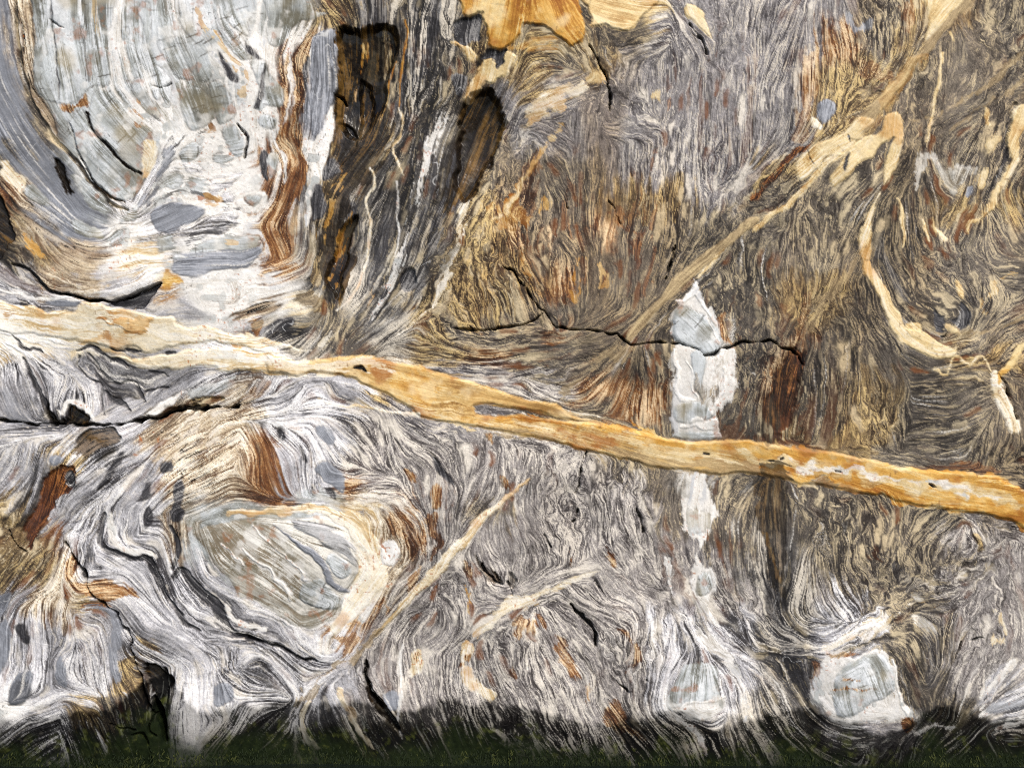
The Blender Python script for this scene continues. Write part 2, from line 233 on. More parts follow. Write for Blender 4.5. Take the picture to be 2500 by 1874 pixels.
for c_, s_ in (('s',"860,1290 900,1210 960,1130 1030,950 1060,900 1085,910 1070,1000 1010,1130 940,1270 890,1300"),('g',"1010,1150 1050,1080 1110,1060 1140,1110 1080,1180"),
  ('l',"1280,1150 1400,1100 1490,1090 1440,1150 1330,1200"),('g',"1160,1130 1240,1090 1270,1140 1220,1190"),('l',"1100,1420 1200,1390 1330,1330 1400,1290 1480,1380 1360,1430 1150,1455"),
  ('g',"980,1480 1060,1480 1080,1540 1000,1560"),('g',"1180,1570 1300,1500 1450,1480 1600,1490 1590,1550 1400,1560 1250,1590"),('g',"1060,1590 1120,1570 1170,1600 1090,1620"),
  ('l',"1150,1000 1230,1020 1260,1060 1180,1070"),('g',"1330,980 1400,960 1430,1000 1360,1030"),('l',"1380,1220 1440,1200 1450,1260 1400,1280"),('g',"700,1450 780,1430 770,1500 690,1540 660,1500"),
  ('g',"750,1380 820,1330 850,1290 870,1330 820,1400"),('l',"880,1130 930,1080 960,1100 920,1180 880,1200")):
    poly('marble_clast','A',c_,'M',s_,h=.008,rim=.6,rough=7,amt=.9)
for s_ in ("960,1270,8 1050,1215,10 1150,1190,9 1260,1200,10 1350,1235,8","1380,1260,8 1430,1290,10 1480,1310,6","1040,870,12 1060,850,20 1090,900,8","930,740,14 960,735,18 990,745,6","1080,920,6 1150,860,8 1250,830,9 1320,790,6","1440,1380,6 1300,1440,7 1180,1500,5"):
    band('seam','A','c','M',s_,rough=9,part=0,amt=.8)
for s_ in ("1290,800,30 1330,810,36 1360,800,14","1280,1230,16 1320,1250,26 1350,1240,10","850,650,10 880,740,16 890,780,10","1340,230,10 1430,320,14 1510,385,18","1260,60,12 1290,150,10 1330,250,8","1520,440,8 1525,560,8","1420,540,8 1425,640,10","1450,1520,14 1470,1530,14"):
    band('rust_speckle','A','o','M',s_,rough=14,part=0,amt=.6,streak=1)
# bowl of layered rock hanging over the black pocket
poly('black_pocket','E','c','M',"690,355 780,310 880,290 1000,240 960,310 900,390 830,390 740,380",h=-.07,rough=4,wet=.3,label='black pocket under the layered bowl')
band('seam_or_shade','E','c','M',"60,120,10 170,150,20 260,240,24 320,290,20 450,300,18 560,335,14 700,348,12",h=-.06,part=0)  # shadow under the bowl's lip, painted as a charcoal band
poly('slate_lens','E','s','M',"280,340 360,330 510,345 500,375 440,385 360,380",h=.0,rim=.3)
band('white_vein','E','w','M',"0,275,16 100,300,16 200,325,18 350,330,14 520,340,8",h=.006)

# --- rust band, slate bank and wet hollows
poly('rust_layer','B','r','S',"420,170 470,200 430,260 400,340 380,500 370,620 340,760 350,900 380,1000 370,1100 330,1200 260,1290 200,1360 150,1410 240,1530 260,1600 180,1610 120,1480 80,1420 120,1320 200,1200 240,1080 250,960 180,880 220,790 290,700 300,560 290,430 280,360 340,280",h=.0,rough=5,label='wavy rust brown layered band along the white marble')
poly('slate_bank','B','s','S',"440,210 560,195 562,350 550,500 540,620 470,760 440,860 400,790 410,600 400,450 410,300",h=.02,rough=4,rim=.2,label='upright grey slate bank with fine layers')
poly('white_strip','B','w','S',"350,870 400,870 440,860 530,650 560,680 545,800 520,950 490,1060 440,1180 400,1380 370,1400 370,1250 400,1100 380,980",h=.01,rough=7)
for s_, c_ in (("760,-60,120 780,150,180 740,450,200 700,700,180 620,950,120 600,1150,100 640,1350,100 600,1600,110 570,1800,60","c"),("1560,480,60 1560,620,120 1480,850,140 1400,1050,110 1330,1300,70 1230,1600,40","c"),("1000,-60,30 985,150,34 950,420,30 880,650,26 790,880,22 680,1050,18","d"),("1060,-60,40 1040,250,50 1000,480,40 940,640,26","c"),("1180,-60,40 1160,200,44 1080,480,40 1010,760,44 900,980,40 790,1180,40 700,1330,30","c"),
  ("1130,560,30 1060,800,36 960,1000,30 860,1150,26","d"),("880,1330,50 850,1450,60 830,1658,50 790,1800,40 700,1960,34","c"),("1240,700,36 1160,900,44 1080,1150,40 1050,1400,36 960,1600,30","w"),("1180,1000,30 1150,1200,44 1040,1450,50 950,1700,40 860,1850,34 740,2030,24 560,2180,14","c"),
  ("1020,1450,22 960,1600,24 890,1760,24 780,1960,18 620,2120,12","w"),("1290,950,30 1260,1200,36 1180,1450,44 1120,1658,40 1050,1850,34 900,2020,24 720,2150,14","c"),("1400,1150,22 1330,1400,26 1290,1600,26 1200,1800,26 1100,1950,20 950,2080,14","e"),
  ("660,1330,40 640,1500,34 620,1700,30 640,1850,24","c"),("480,1300,60 520,1420,60 470,1600,60 440,1750,50","h")):
    band('layer','B',c_,'S',s_,rough=9,amt=.8,part=0,streak=1)
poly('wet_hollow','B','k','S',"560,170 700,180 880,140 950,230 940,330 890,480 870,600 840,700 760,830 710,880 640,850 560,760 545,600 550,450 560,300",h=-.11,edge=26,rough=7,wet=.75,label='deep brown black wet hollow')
band('gold_streak','B','o','S',"752,240,8 740,350,20 708,470,26 672,600,26 668,700,10",rough=8,amt=.85,streak=1)
band('gold_streak','B','h','S',"855,190,8 873,300,16 860,400,14 832,480,12",rough=8,amt=.9,streak=1)
poly('wet_hollow','B','k','S',"560,760 650,770 700,860 640,960 590,1040 550,950",h=-.04,rough=9,amt=.7,wet=.7,part=0)
band('gold_line','B','o','S',"990,130,8 1000,230,8 970,400,10 950,560,8 950,660,6",part=0)
band('gold_line','B','o','S',"930,380,6 890,500,7 870,620,8 830,760,7 800,900,6",part=0)
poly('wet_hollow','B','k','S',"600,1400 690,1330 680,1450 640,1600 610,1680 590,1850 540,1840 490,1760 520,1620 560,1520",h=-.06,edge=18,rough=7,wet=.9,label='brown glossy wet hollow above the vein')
band('wet_streak','P','k','S',"910,290,80 870,390,90 830,470,70 805,540,70 822,620,74 815,700,50 790,750,14",amt=.9,part=0,rough=14,streak=1,wet=.4)
band('gold_streak','P','o','S',"840,400,6 812,470,12 792,540,10 782,600,6",amt=.6,part=0,rough=14,streak=1)
band('gold_streak','P','o','S',"850,520,8 830,600,10 815,690,8",amt=.6,part=0,rough=10,streak=1)
poly('dark_clast','B','c','S',"480,1110 490,1040 540,970 590,1040 580,1080 520,1110",h=.02,rim=.5,label='charcoal clast with sharp corner')
poly('dark_clast','B','c','S',"400,1190 450,1140 480,1200 490,1320 420,1380 400,1300",h=.015,rim=.5)
poly('dark_clast','B','c','S',"360,380 385,340 400,400 380,520 365,620 355,500",h=-.005)
poly('dark_clast','B','c','S',"1290,460 1370,460 1385,520 1340,610 1300,540",h=.015,rim=.5)
poly('dark_clast','F','c','S',"960,200 1010,130 1060,150 1070,230 1010,290 965,270",h=-.03,rim=.3)
band('white_vein','B','e','S',"950,660,10 970,740,12 960,850,12 920,920,16 940,1000,18 985,1090,10",h=.006,label='thin white vein wandering down the dark rock')
band('white_vein','B','e','S',"775,1040,12 795,1080,12 790,1160,16 750,1250,18 770,1400,18 760,1530,16 740,1660,12",h=.006)
band('white_vein','B','w','S',"940,1130,8 950,1250,10 940,1350,9 960,1450,8 930,1600,8",h=.004)
band('white_vein','F','e','S',"740,120,10 700,240,10 640,330,8 560,400,5",h=.004,part=0)
band('pale_layer','F','e','S',"960,0,26 900,120,22 820,240,22 740,360,16 640,480,12 480,610,10",amt=.6,part=0,streak=1)
band('pale_layer','F','m','S',"1300,0,40 1230,150,40 1130,300,30 1000,440,24 800,560,16",amt=.6,part=0)
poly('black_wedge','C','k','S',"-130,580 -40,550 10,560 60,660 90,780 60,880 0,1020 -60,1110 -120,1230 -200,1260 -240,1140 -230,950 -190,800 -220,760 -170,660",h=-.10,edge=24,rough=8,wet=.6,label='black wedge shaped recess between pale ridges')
poly('brown_patch','F','h','S',"330,290 420,290 500,340 560,340 520,400 420,410 400,380 330,330",rough=9,amt=.8)
poly('brown_patch','F','r','M',"20,470 90,450 100,500 60,560 30,550",rough=8)
poly('dark_clast','F','c','M',"110,540 180,480 250,450 310,450 280,500 200,520 150,560",rough=8,rim=.3)
poly('brown_patch','F','r','M',"85,170 130,140 160,130 150,160 100,180",rough=6)
poly('dark_hollow','B','k','S',"690,470 760,520 800,700 720,860 690,820 700,700",h=-.05,edge=20,wet=.6,part=0)

# --- gold patches along the top
poly('ochre_patch','C','o','G',"-200,-60 60,-60 510,-60 545,80 570,180 545,270 500,300 440,260 390,230 340,170 270,180 210,160 190,200 150,260 100,320 30,310 0,290 -20,220 -70,100 -140,110 -180,60",h=.045,edge=12,rough=9,rim=.7,label='large golden ochre crust at the top edge')
poly('ochre_patch','C','y','G',"580,-60 1040,-60 990,70 930,110 870,190 800,210 740,200 700,170 640,190 625,120 600,50",h=.04,edge=12,rough=9,rim=.6,label='cream and gold crust right of the large ochre crust')
poly('cream_patch','C','y','G',"0,370 90,340 180,360 120,420 60,490 0,520 -60,540 -130,640 -160,600 -100,470 -40,380",h=.03,edge=12,rough=10,rim=.6,label='cream crust below the golden crusts')
poly('cream_patch','B','y','G',"1290,250 1370,260 1440,350 1400,380 1340,300",h=.02,rough=7,rim=.6)
poly('black_seam','C','c','G',"-30,310 100,325 120,345 60,400 30,430 20,380 -60,360",h=-.03,rough=10)
poly('black_seam','B','c','S',"1310,140 1400,110 1480,130 1450,220 1380,280 1320,230",h=-.03,rough=10)
poly('cream_patch','C','e','G',"220,690 340,590 470,560 560,520 600,560 500,600 440,660 330,720 230,780",h=.012,rough=16,amt=.85,label='ragged cream streak below the crack')
poly('cream_patch','C','y','G',"600,480 680,450 700,490 650,520 600,530",rough=9,amt=.8,part=0)
poly('cream_clast','C','y','G',"1215,30 1290,60 1330,130 1370,240 1330,220 1260,150 1210,100",h=.02,rim=.4)
poly('slate_clast','C','q','G',"1220,165 1270,190 1340,280 1365,370 1330,380 1270,250",h=.015,rim=.7)
poly('cream_clast','C','y','G',"990,590 1050,575 1060,620 1000,640 980,620",h=.005,rough=8,amt=.8)
for s_ in ("300,980,30 250,1150,50 200,1300,60 160,1450,50 230,1600,30","480,1180,24 470,1350,30 490,1500,20","640,1400,40 800,1300,30 830,1420,20","880,1050,20 900,1200,30 880,1500,36 870,1650,30","1030,950,20 1020,1150,24 1000,1400,30","60,1560,30 120,1750,40 180,1900,30","870,1530,20 880,1750,30 920,1850,20","1010,1500,14 960,1750,26 970,1850,18","560,1300,20 600,1500,26","1090,480,16 1100,650,14","280,1650,30 300,1800,40 350,1950,30"):
    band('rust_film','C','u','G',s_,rough=16,amt=.6,part=0,streak=1)
for s_ in ("20,1300,60 100,1250,40 190,1150,26 290,1000,18","100,1500,24 200,1650,20 240,1800,16","680,1650,16 700,1800,20","150,330,30 260,260,40 400,300,20","560,1650,18 500,1850,14","330,1250,14 260,1420,20"):
    band('gold_film','C','o','G',s_,rough=16,amt=.6,part=0,streak=1)
poly('rust_stain','C','r','G',"190,1000 290,980 320,1080 250,1200 260,1380 200,1350 180,1180",rough=16,amt=.6,part=0)
poly('rust_stain','C','o','G',"90,1230 180,1240 260,1400 180,1360 110,1480 30,1360",rough=16,amt=.6,part=0)
band('gold_line','C','y','G',"420,810,10 300,950,16 200,1130,20 120,1270,28 0,1380,40",amt=.7,part=0,rough=10)
poly('rust_stain','C','r','G',"80,1340 160,1380 190,1500 130,1600 90,1500",rough=14,amt=.6,part=0)
poly('rust_stain','C','r','G',"790,1290 850,1330 830,1430 800,1400",rough=12,amt=.8)
poly('rust_stain','D','r','G',"270,350 370,340 360,560 320,800 280,900 210,860 250,600",rough=16,amt=.6,part=0)
poly('rust_stain','D','r','G',"900,20 980,10 980,150 950,260 910,200",rough=14,amt=.7,part=0)
poly('rust_stain','D','r','G',"640,420 720,360 800,440 860,480 740,500",rough=16,amt=.6,part=0)

# --- right: diagonal vein and cream veins
poly('cream_vein','D','y','R',"1050,-60 1060,60 1065,140 1045,210 1050,250 1100,215 1180,130 1260,50 1310,-60",h=.02,rough=5,rim=.3,label='wide cream wedge at the top of the diagonal vein')
poly('diagonal_vein','D','t','R',"1350,-60 1290,0 1180,130 1060,240 1030,300 950,370 870,460 800,550 700,650 620,730 560,800 540,860 620,880 640,840 720,740 790,660 860,580 910,510 960,430 1030,350 1110,280 1180,190 1280,80 1340,20 1400,-60",h=.02,rough=5,rim=.35,label='tan diagonal vein crossing the brown rock')
poly('diagonal_vein','D','o','R',"950,375 1030,345 960,435 910,510 860,580 790,660 760,690 740,620 800,550 870,460",h=.021,rough=8,amt=.3,part=0)
poly('diagonal_vein','D','y','R',"560,800 480,850 390,890 330,930 280,960 240,1010 230,1080 260,1110 330,1080 400,1000 450,985 520,960 600,900 640,850 700,760 680,730 620,740",h=.022,rough=7,rim=.3,label='cracked yellow stretch of the diagonal vein')
band('diagonal_vein','D','y','R',"520,960,30 420,1020,34 330,1120,36 240,1220,36 140,1300,34 60,1360,36 -10,1420,36",h=.015,rough=5,label='yellow lower strand of the diagonal vein')
band('rust_strand','D','u','R',"300,920,30 220,970,44 130,1060,36 50,1150,26 -20,1240,30",h=.0,rough=8,label='rusty upper strand of the diagonal vein')
band('crack','D','c','R',"300,950,5 315,990,4 335,1020,3",h=-.02,part=0)
band('crack','D','c','R',"545,850,5 560,890,4",h=-.02,part=0)
poly('sandy_vein','G','t','R',"1420,-30 1250,100 1150,190 1090,260 1050,330 990,380 930,440 880,500 830,560 850,600 930,530 990,460 1060,380 1150,300 1240,210 1330,130 1400,70 1520,-40 1640,-130 1658,-180 1600,-170 1500,-90",h=.02,rough=3,rim=.3,label='smooth sandy grey brown stretch of the diagonal vein')
poly('faded_vein','G','t','G',"815,590 840,640 740,720 640,800 540,870 480,960 440,930 500,820 600,760 720,660",h=.0,rough=16,amt=.65,part=0,streak=1)
band('cream_vein','G','y','R',"1460,10,8 1380,90,14 1330,150,16 1290,200,12",h=.02,part=0)
band('cream_vein','D','y','R',"750,1205,5 725,1260,14 700,1330,40 680,1450,62 668,1600,60",h=.02,rough=5,rim=.3,part=0)
band('cream_vein','H','y','R',"668,-100,60 660,0,56 662,70,48 690,170,60 760,270,72 800,370,62 835,450,80 880,540,86 950,575,112 1030,620,116 1120,665,86 1190,672,56 1218,640,8",h=.025,rough=5,rim=.45,label='thick cream vein hooking down the right of the rock')
poly('cream_vein','H','y','R',"905,500 930,475 990,480 1010,540 1000,590 930,560",h=.025,part=0,rough=4)
poly('cream_fold','D','y','G',"800,715 860,700 895,740 900,800 890,900 870,1000 835,1090 780,1160 775,1090 790,1000 810,920 835,860 800,880 750,920 700,990 630,1010 590,1060 540,1110 490,1150 460,1155 450,1110 470,1060 500,1010 540,960 570,920 650,860 720,840 760,820 780,770",h=.025,rough=5,rim=.45,label='forked yellow fold under the diagonal vein')
poly('black_seam','D','c','G',"545,960 562,950 548,1020 522,1072 514,1040",h=-.01,part=0)
band('black_seam','D','c','G',"830,855,10 815,930,10 795,1000,6",h=-.01,part=0)
band('cream_vein','D','y','G',"1658,700,110 1600,850,90 1600,980,44 1560,1060,50 1500,1170,44 1440,1290,40 1400,1350,12",h=.025,rough=7,rim=.5,label='yellow vein entering at the right edge')
band('black_seam','D','c','G',"1620,640,24 1570,780,30 1540,880,34 1540,980,30 1480,1110,28 1400,1260,20",h=-.02,rough=7,amt=.85,part=0)
poly('cream_clast','D','y','G',"1490,820 1520,850 1490,900 1450,930 1420,900 1450,850",h=.01,rough=8,amt=.8)
poly('cream_clast','D','y','G',"1390,1060 1440,1080 1420,1160 1380,1170 1370,1110",h=.01,rough=8,amt=.8)
poly('cream_clast','D','y','G',"1430,660 1450,690 1450,750 1470,780 1430,775 1425,700",h=.01,rough=4)
band('cream_vein','D','y','G',"1150,330,16 1130,420,14 1115,540,26 1100,640,22 1085,720,16 1050,880,10",h=.008,rough=5)
band('cream_vein','D','y','G',"1200,200,18 1210,260,12",h=.006,part=0)
band('pale_line','D','t','G',"1658,330,30 1500,480,22 1250,640,18 1100,720,14 930,760,8",amt=.7,part=0,rough=7)
band('pale_line','D','t','G',"1658,520,20 1400,670,16 1200,800,12",amt=.6,part=0,rough=7)
band('cream_clast','D','y','G',"870,1240,10 890,1310,24 910,1390,22 900,1460,16 895,1540,10",h=.01,rough=6)
band('cream_clast','D','y','G',"1030,1360,14 1050,1430,24 1070,1500,10",h=.01,rough=6)
band('cream_clast','D','y','G',"1090,1350,10 1110,1430,14 1150,1480,40 1180,1480,10",h=.01,rough=7)
band('cream_clast','D','y','G',"1315,1460,10 1320,1390,22 1370,1370,22 1400,1350,14",h=.01,rough=6)
poly('pale_fold','D','x','G',"1010,960 1080,940 1130,1000 1190,1060 1340,1030 1330,1100 1260,1160 1220,1210 1170,1150 1130,1090 1060,1010 1000,1170 975,1160 1000,1080",h=.01,rough=8,amt=.65,label='pale V shaped fold')
poly('marble_clast','D','s','G',"380,640 440,630 465,680 440,760 400,775 370,720",h=.015,rim=.5,label='grey clast set in brown rock left of the diagonal vein')
poly('marble_clast','D','s','G',"1310,1170 1350,1160 1350,1200 1300,1230",h=.005,rim=.4)
poly('cream_clast','D','e','G',"340,735 372,745 400,785 370,812 335,790",h=.01,rough=8)
poly('slate_clast','D','s','G',"560,90 590,110 600,170 640,160 700,120 710,160 660,195 620,200 560,160",h=.005,rough=4,amt=.8)
band('dark_layer','H','c','G',"740,-60,60 760,60,70 830,200,60 900,330,44",amt=.55,part=0,rough=6)
poly('black_fold','H','c','G',"1080,380 1120,420 1160,430 1160,460 1230,440 1260,340 1300,400 1300,470 1250,530 1200,460 1150,480 1140,560 1100,540",h=-.01,rough=5,label='black hooked fold beside the cream vein')
poly('cream_clast','H','y','G',"1160,480 1200,490 1260,550 1230,550 1180,530",h=.01,rough=5)
poly('cream_clast','H','y','G',"1215,225 1240,230 1270,290 1265,325 1230,300",h=.01,rough=4)
band('crinkled_vein','H','y','G',"1400,440,12 1380,360,16 1430,310,16 1470,280,16 1480,220,14 1540,190,16 1600,160,10",h=.006,rough=8,amt=.8)
band('crinkled_vein','H','y','G',"1090,760,12 1160,790,12 1210,700,16 1290,720,16 1360,690,16 1400,740,10 1440,790,14",h=.008,rough=8)
poly('cream_vein','H','e','G',"1440,790 1480,780 1500,830 1530,900 1570,1000 1610,1090 1620,1150 1560,1150 1520,1070 1480,980 1450,900 1430,830",h=.02,rough=6,rim=.3,label='whitish vein by the right edge above the gold vein')
band('ochre_vein','H','o','G',"1700,590,30 1658,620,32 1580,700,40 1520,790,34 1500,840,16",h=.015,rough=7,rim=.3)
band('pale_line','H','t','G',"1100,540,6 1400,545,12 1500,510,14 1658,440,14",amt=.7,part=0,rough=6)
band('pale_line','H','t','G',"600,120,50 520,220,46 430,330,40 330,460,34 240,600,20",amt=.6,part=0,rough=14,streak=1)
band('pale_line','H','t','G',"520,820,30 440,900,20 380,970,8",amt=.6,part=0,rough=10,streak=1)
poly('rust_stain','H','u','G',"190,640 240,640 270,740 220,900 200,1120 140,1180 70,1150 60,950 110,820 150,720",rough=12,amt=.96,h=-.01,label='rust purple stain running down from the crack')
poly('rust_stain','H','r','G',"280,330 340,320 320,430 260,560 240,540",rough=14,amt=.55,part=0)
poly('rust_stain','H','u','G',"0,1180 200,1200 420,1260 330,1262 200,1245 0,1215",rough=6,amt=.8,part=0)
poly('rust_stain','H','u','G',"1000,1375 1200,1350 1480,1360 1520,1430 1300,1403 1000,1388",rough=8,amt=.7,part=0)

# --- upright white marble pillar in the gneiss
poly('marble_pillar','G','w','G',"1250,240 1320,300 1370,400 1430,450 1440,560 1490,640 1500,750 1500,900 1440,1010 1400,1100 1420,1190 1250,1200 1160,1190 1130,1100 1140,1000 1130,850 1120,700 1130,550 1140,400 1150,350 1210,330",h=.03,edge=14,rough=12,rim=.3,amt=.86,label='upright white marble pillar standing in brown rock')
poly('marble_block','G','g','G',"1140,400 1250,400 1330,440 1400,500 1440,580 1420,660 1350,690 1250,640 1140,590",h=.05,edge=20,rough=5,rim=.6,label='knobbly grey green block in the white pillar')
poly('marble_block','G','g','G',"1250,660 1340,680 1330,780 1310,860 1320,960 1290,930 1240,800",h=.035,rough=5,rim=.3)
poly('marble_block','G','g','G',"1170,980 1290,970 1380,1040 1360,1080 1200,1100 1140,1060",h=.03,rough=5,rim=.3)
poly('marble_block','G','g','G',"1160,1150 1280,1150 1400,1150 1410,1195 1160,1195",h=.03,rough=4,rim=.6)
for s_ in ("1150,350,16 1200,345,40 1260,280,50 1300,320,30 1360,420,24 1400,470,16","1135,640,20 1150,760,30 1160,880,34 1180,950,24 1260,960,10","1440,760,24 1440,860,24 1400,980,24 1370,1060,16","1190,1120,20 1260,1090,50 1340,1110,46 1400,1100,16","1210,700,8 1240,830,14 1280,960,12","1330,440,10 1390,540,12 1420,620,10"):
    band('white_vein','G','w','G',s_,h=.03,rough=8,part=1)
poly('rust_stain','G','r','G',"1430,430 1460,430 1465,500 1490,620 1450,600 1430,520",rough=8)
poly('brown_patch','G','h','G',"1370,880 1400,870 1405,940 1380,980 1355,940",rough=6,amt=.7)
poly('brown_patch','G','h','G',"1245,770 1290,840 1325,960 1300,960 1250,850",rough=6,amt=.6)
poly('marble_pillar','G','w','N',"1190,1395 1330,1400 1350,1500 1370,1600 1395,1680 1310,1830 1290,1930 1340,2010 1380,2110 1380,2230 1390,2330 1310,2230 1260,2140 1240,2020 1290,1920 1280,1820 1200,1770 1180,1600 1190,1500",h=.012,edge=14,rough=9,amt=.9,label='narrow continuation of the white pillar below the gold vein')
poly('marble_clast','K','g','N',"1285,470 1340,440 1370,500 1360,570 1290,580",h=.025,rim=.4)
poly('marble_clast','K','g','N',"1230,60 1330,80 1350,160 1250,200 1220,130",h=.02,rim=.3,amt=.7)

# --- main gold vein
MV_T = [("E","-160,320 0,340 80,365 200,370 300,405 400,400 480,400 520,345 600,345 680,380 800,395 900,420 1000,440 1090,440 1110,490 1200,500 1300,505 1420,545 1560,580 1658,610 1740,640")]
poly('gold_vein','E','e','R',"-160,320 0,340 80,365 200,370 300,405 400,400 480,400 520,350 600,350 680,380 800,395 900,420 1000,440 1090,440 1110,490 1200,500 1300,505 1420,545 1560,580 1740,640 1700,690 1560,640 1400,620 1250,605 1100,615 1000,640 900,665 850,640 780,635 700,640 640,635 560,615 440,590 330,570 240,555 160,545 60,540 0,525 -160,505",h=.035,edge=14,rough=6,rim=.2,label='broad cream vein with orange stains entering from the left')
poly('gold_vein','E','e','R',"660,690 740,690 850,700 950,680 1060,665 1150,640 1300,640 1420,640 1540,645 1680,668 1800,700 1820,718 1800,790 1720,790 1560,785 1440,780 1320,760 1200,750 1050,765 950,760 860,750 780,725",h=.035,edge=14,rough=6,rim=.2,label='lower cream strand of the vein')
poly('rust_stain','E','o','R',"620,480 760,490 880,450 950,470 930,530 860,550 700,520",rough=16,amt=.75,h=.036,part=0)
poly('rust_stain','E','o','R',"500,600 640,560 700,600 740,620 600,630",rough=14,amt=.6,part=0)
poly('rust_stain','E','o','R',"1460,650 1658,680 1700,700 1560,680",rough=10,amt=.7,part=0)
poly('rust_stain','E','o','R',"30,420 70,425 60,445 35,440",rough=6,amt=.8,part=0)
poly('rust_stain','E','o','R',"690,420 750,420 760,440 710,440",rough=6,amt=.8,part=0)
poly('gold_vein','F','v','R',"130,690 200,690 290,715 340,718 430,700 540,692 640,685 740,682 840,695 920,720 1000,735 1080,745 1180,780 1270,800 1360,830 1450,860 1540,890 1658,925 1740,950 1830,970 1930,985 2010,1035 2090,1065 2170,1085 2250,1105 2170,1100 2060,1085 1960,1085 1900,1060 1800,1030 1640,1005 1500,990 1420,1000 1440,1040 1560,1052 1700,1048 1780,1055 1910,1070 2030,1085 2130,1090 2250,1105 2360,1130 2450,1155 2530,1180 2630,1200 2710,1205 2830,1210 2950,1205 3050,1205 3190,1213 3290,1225 3390,1250 3520,1265 3660,1285 3790,1300 3930,1335 4070,1370 4190,1390 4340,1400 4490,1405 4610,1415 4690,1440 4760,1475 4850,1525 5100,1600 5100,1850 4850,1760 4750,1710 4630,1680 4490,1660 4340,1640 4190,1615 4090,1590 3970,1560 3840,1545 3710,1520 3590,1500 3450,1480 3340,1455 3190,1430 3090,1412 2980,1420 2860,1415 2750,1395 2630,1390 2530,1375 2430,1345 2330,1320 2210,1295 2090,1275 1990,1250 1860,1205 1750,1190 1650,1165 1550,1150 1430,1130 1320,1105 1200,1085 1100,1065 1060,1045 1040,1015 960,970 900,930 830,905 770,880 720,860 690,830 640,815 560,800 480,785 420,790 330,810 280,805 210,790 140,795 120,740",h=.055,edge=16,rough=4,rim=.35,label='thick gold vein crossing the whole rock down to the right')
band('pale_core','F','e','R',"110,745,90 300,762,80 440,740,70 640,735,60 800,735,44 900,770,24",rough=14,amt=.8,part=0,streak=1)
band('pale_core','F','y','R',"1050,980,40 1300,1060,40 1600,1100,30",rough=14,amt=.7,part=0,streak=1)
poly('ochre_stain','F','o','R',"900,790 1020,760 1100,800 1200,820 1300,880 1180,900 1100,980 1000,930 930,880",rough=18,amt=.7,part=0)
poly('ochre_stain','F','o','R',"1100,1000 1300,1040 1600,1080 1600,1110 1300,1085",rough=14,amt=.6,part=0)
band('ochre_stain','G','o','R',"0,1075,20 250,1090,34 500,1110,40 720,1130,44 900,1180,60 1050,1240,70 1200,1240,50 1400,1245,60 1658,1250,60 1750,1260,60",rough=10,amt=1.,part=0,streak=1)
band('ochre_stain','G','t','R',"0,1135,24 250,1165,34 500,1220,36 720,1270,40 950,1330,60 1200,1370,50 1500,1375,70 1658,1385,70",rough=8,amt=.7,part=0,streak=1)
band('white_core','G','y','R',"-200,1110,16 100,1110,14 450,1140,20 700,1180,40 880,1220,34 1000,1275,26 1200,1300,44 1400,1305,34 1658,1310,30",rough=10,amt=.75,part=0,streak=1)
band('pale_core','H','y','R',"-100,1320,40 200,1350,60 600,1410,70 1000,1490,70 1400,1560,70 1700,1660,50",rough=14,amt=.8,part=0,streak=1)
band('ochre_stain','H','o','R',"0,1250,60 200,1290,60 400,1320,50 560,1350,60 900,1410,70 1200,1440,90 1480,1470,90 1658,1600,70",rough=16,amt=1.,part=0)
band('ochre_stain','H','o','R',"0,1400,40 300,1430,40 600,1490,44 900,1560,60 1100,1590,80 1400,1630,90 1658,1720,90",rough=18,amt=.95,part=0)
band('white_core','H','w','R',"240,1355,26 330,1370,36 420,1385,18 600,1400,40 700,1430,20 940,1470,20 1080,1490,40 1200,1520,34 1350,1560,26 1500,1590,20",rough=16,amt=.75,part=0)
band('pit','H','c','R',"1060,1490,6 1085,1505,18 1110,1515,6",h=-.05,part=0,rough=5)
band('pit','H','c','R',"70,1330,12 90,1330,12",h=-.03,part=0,rough=5)
band('pit','H','c','R',"150,1335,16 165,1335,14",h=-.03,part=0,rough=5)
band('pit','G','c','R',"1320,1300,8 1350,1305,14",h=-.03,part=0,rough=5)
band('pit','F','c','R',"675,765,8 710,760,22 745,770,14",h=-.05,part=0,rough=6)
band('pit','H','c','R',"490,1400,8 530,1405,8",h=-.03,part=0,rough=5)
band('pale_line','F','e','R',"450,950,6 560,980,10 630,1000,14 700,995,12 850,1020,14 1000,1040,16 1080,1050,30",h=.01,rough=4,label='thin cream offshoot below the gold vein')
band('pale_line','G','e','R',"480,1035,16 600,1045,12 700,1065,6",h=.008,part=0)
band('pale_line','F','e','M',"0,565,30 120,590,34 250,625,24 330,640,16 400,650,6",h=.015,rough=5)

# --- left wedge of folded rock
for s in ("480,655,14 560,640,24 640,690,30 720,725,34 780,750,14","540,680,14 590,740,20 640,820,28 720,870,24 800,850,26 850,900,30 890,960,18",
          "640,900,18 690,960,34 760,990,34 800,1030,14","130,700,18 190,830,30 250,980,34 285,1090,36","490,690,14 462,750,14 550,820,14 620,870,14 620,960,12 640,1050,10",
          "900,770,18 960,790,26 1030,805,12","700,640,16 800,660,18 860,650,10","60,545,8 110,590,18 170,640,20 250,660,14","1040,660,24 1080,650,14","900,900,18 1020,870,14"):
    band('black_layer','E','c','W',s,h=-.015,rough=7,rim=.2)
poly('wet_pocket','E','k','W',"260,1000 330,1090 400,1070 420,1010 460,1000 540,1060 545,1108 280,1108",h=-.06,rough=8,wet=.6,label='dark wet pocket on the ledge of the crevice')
band('white_vein','E','w','W',"340,1030,10 370,1050,26 420,985,30 490,985,36 540,1030,30 580,1090,26",h=.01,rough=6)
band('white_vein','E','w','W',"830,1100,16 900,1060,30 1000,1000,36 1080,960,44 1130,920,26",h=.015,rough=7,rim=.4)
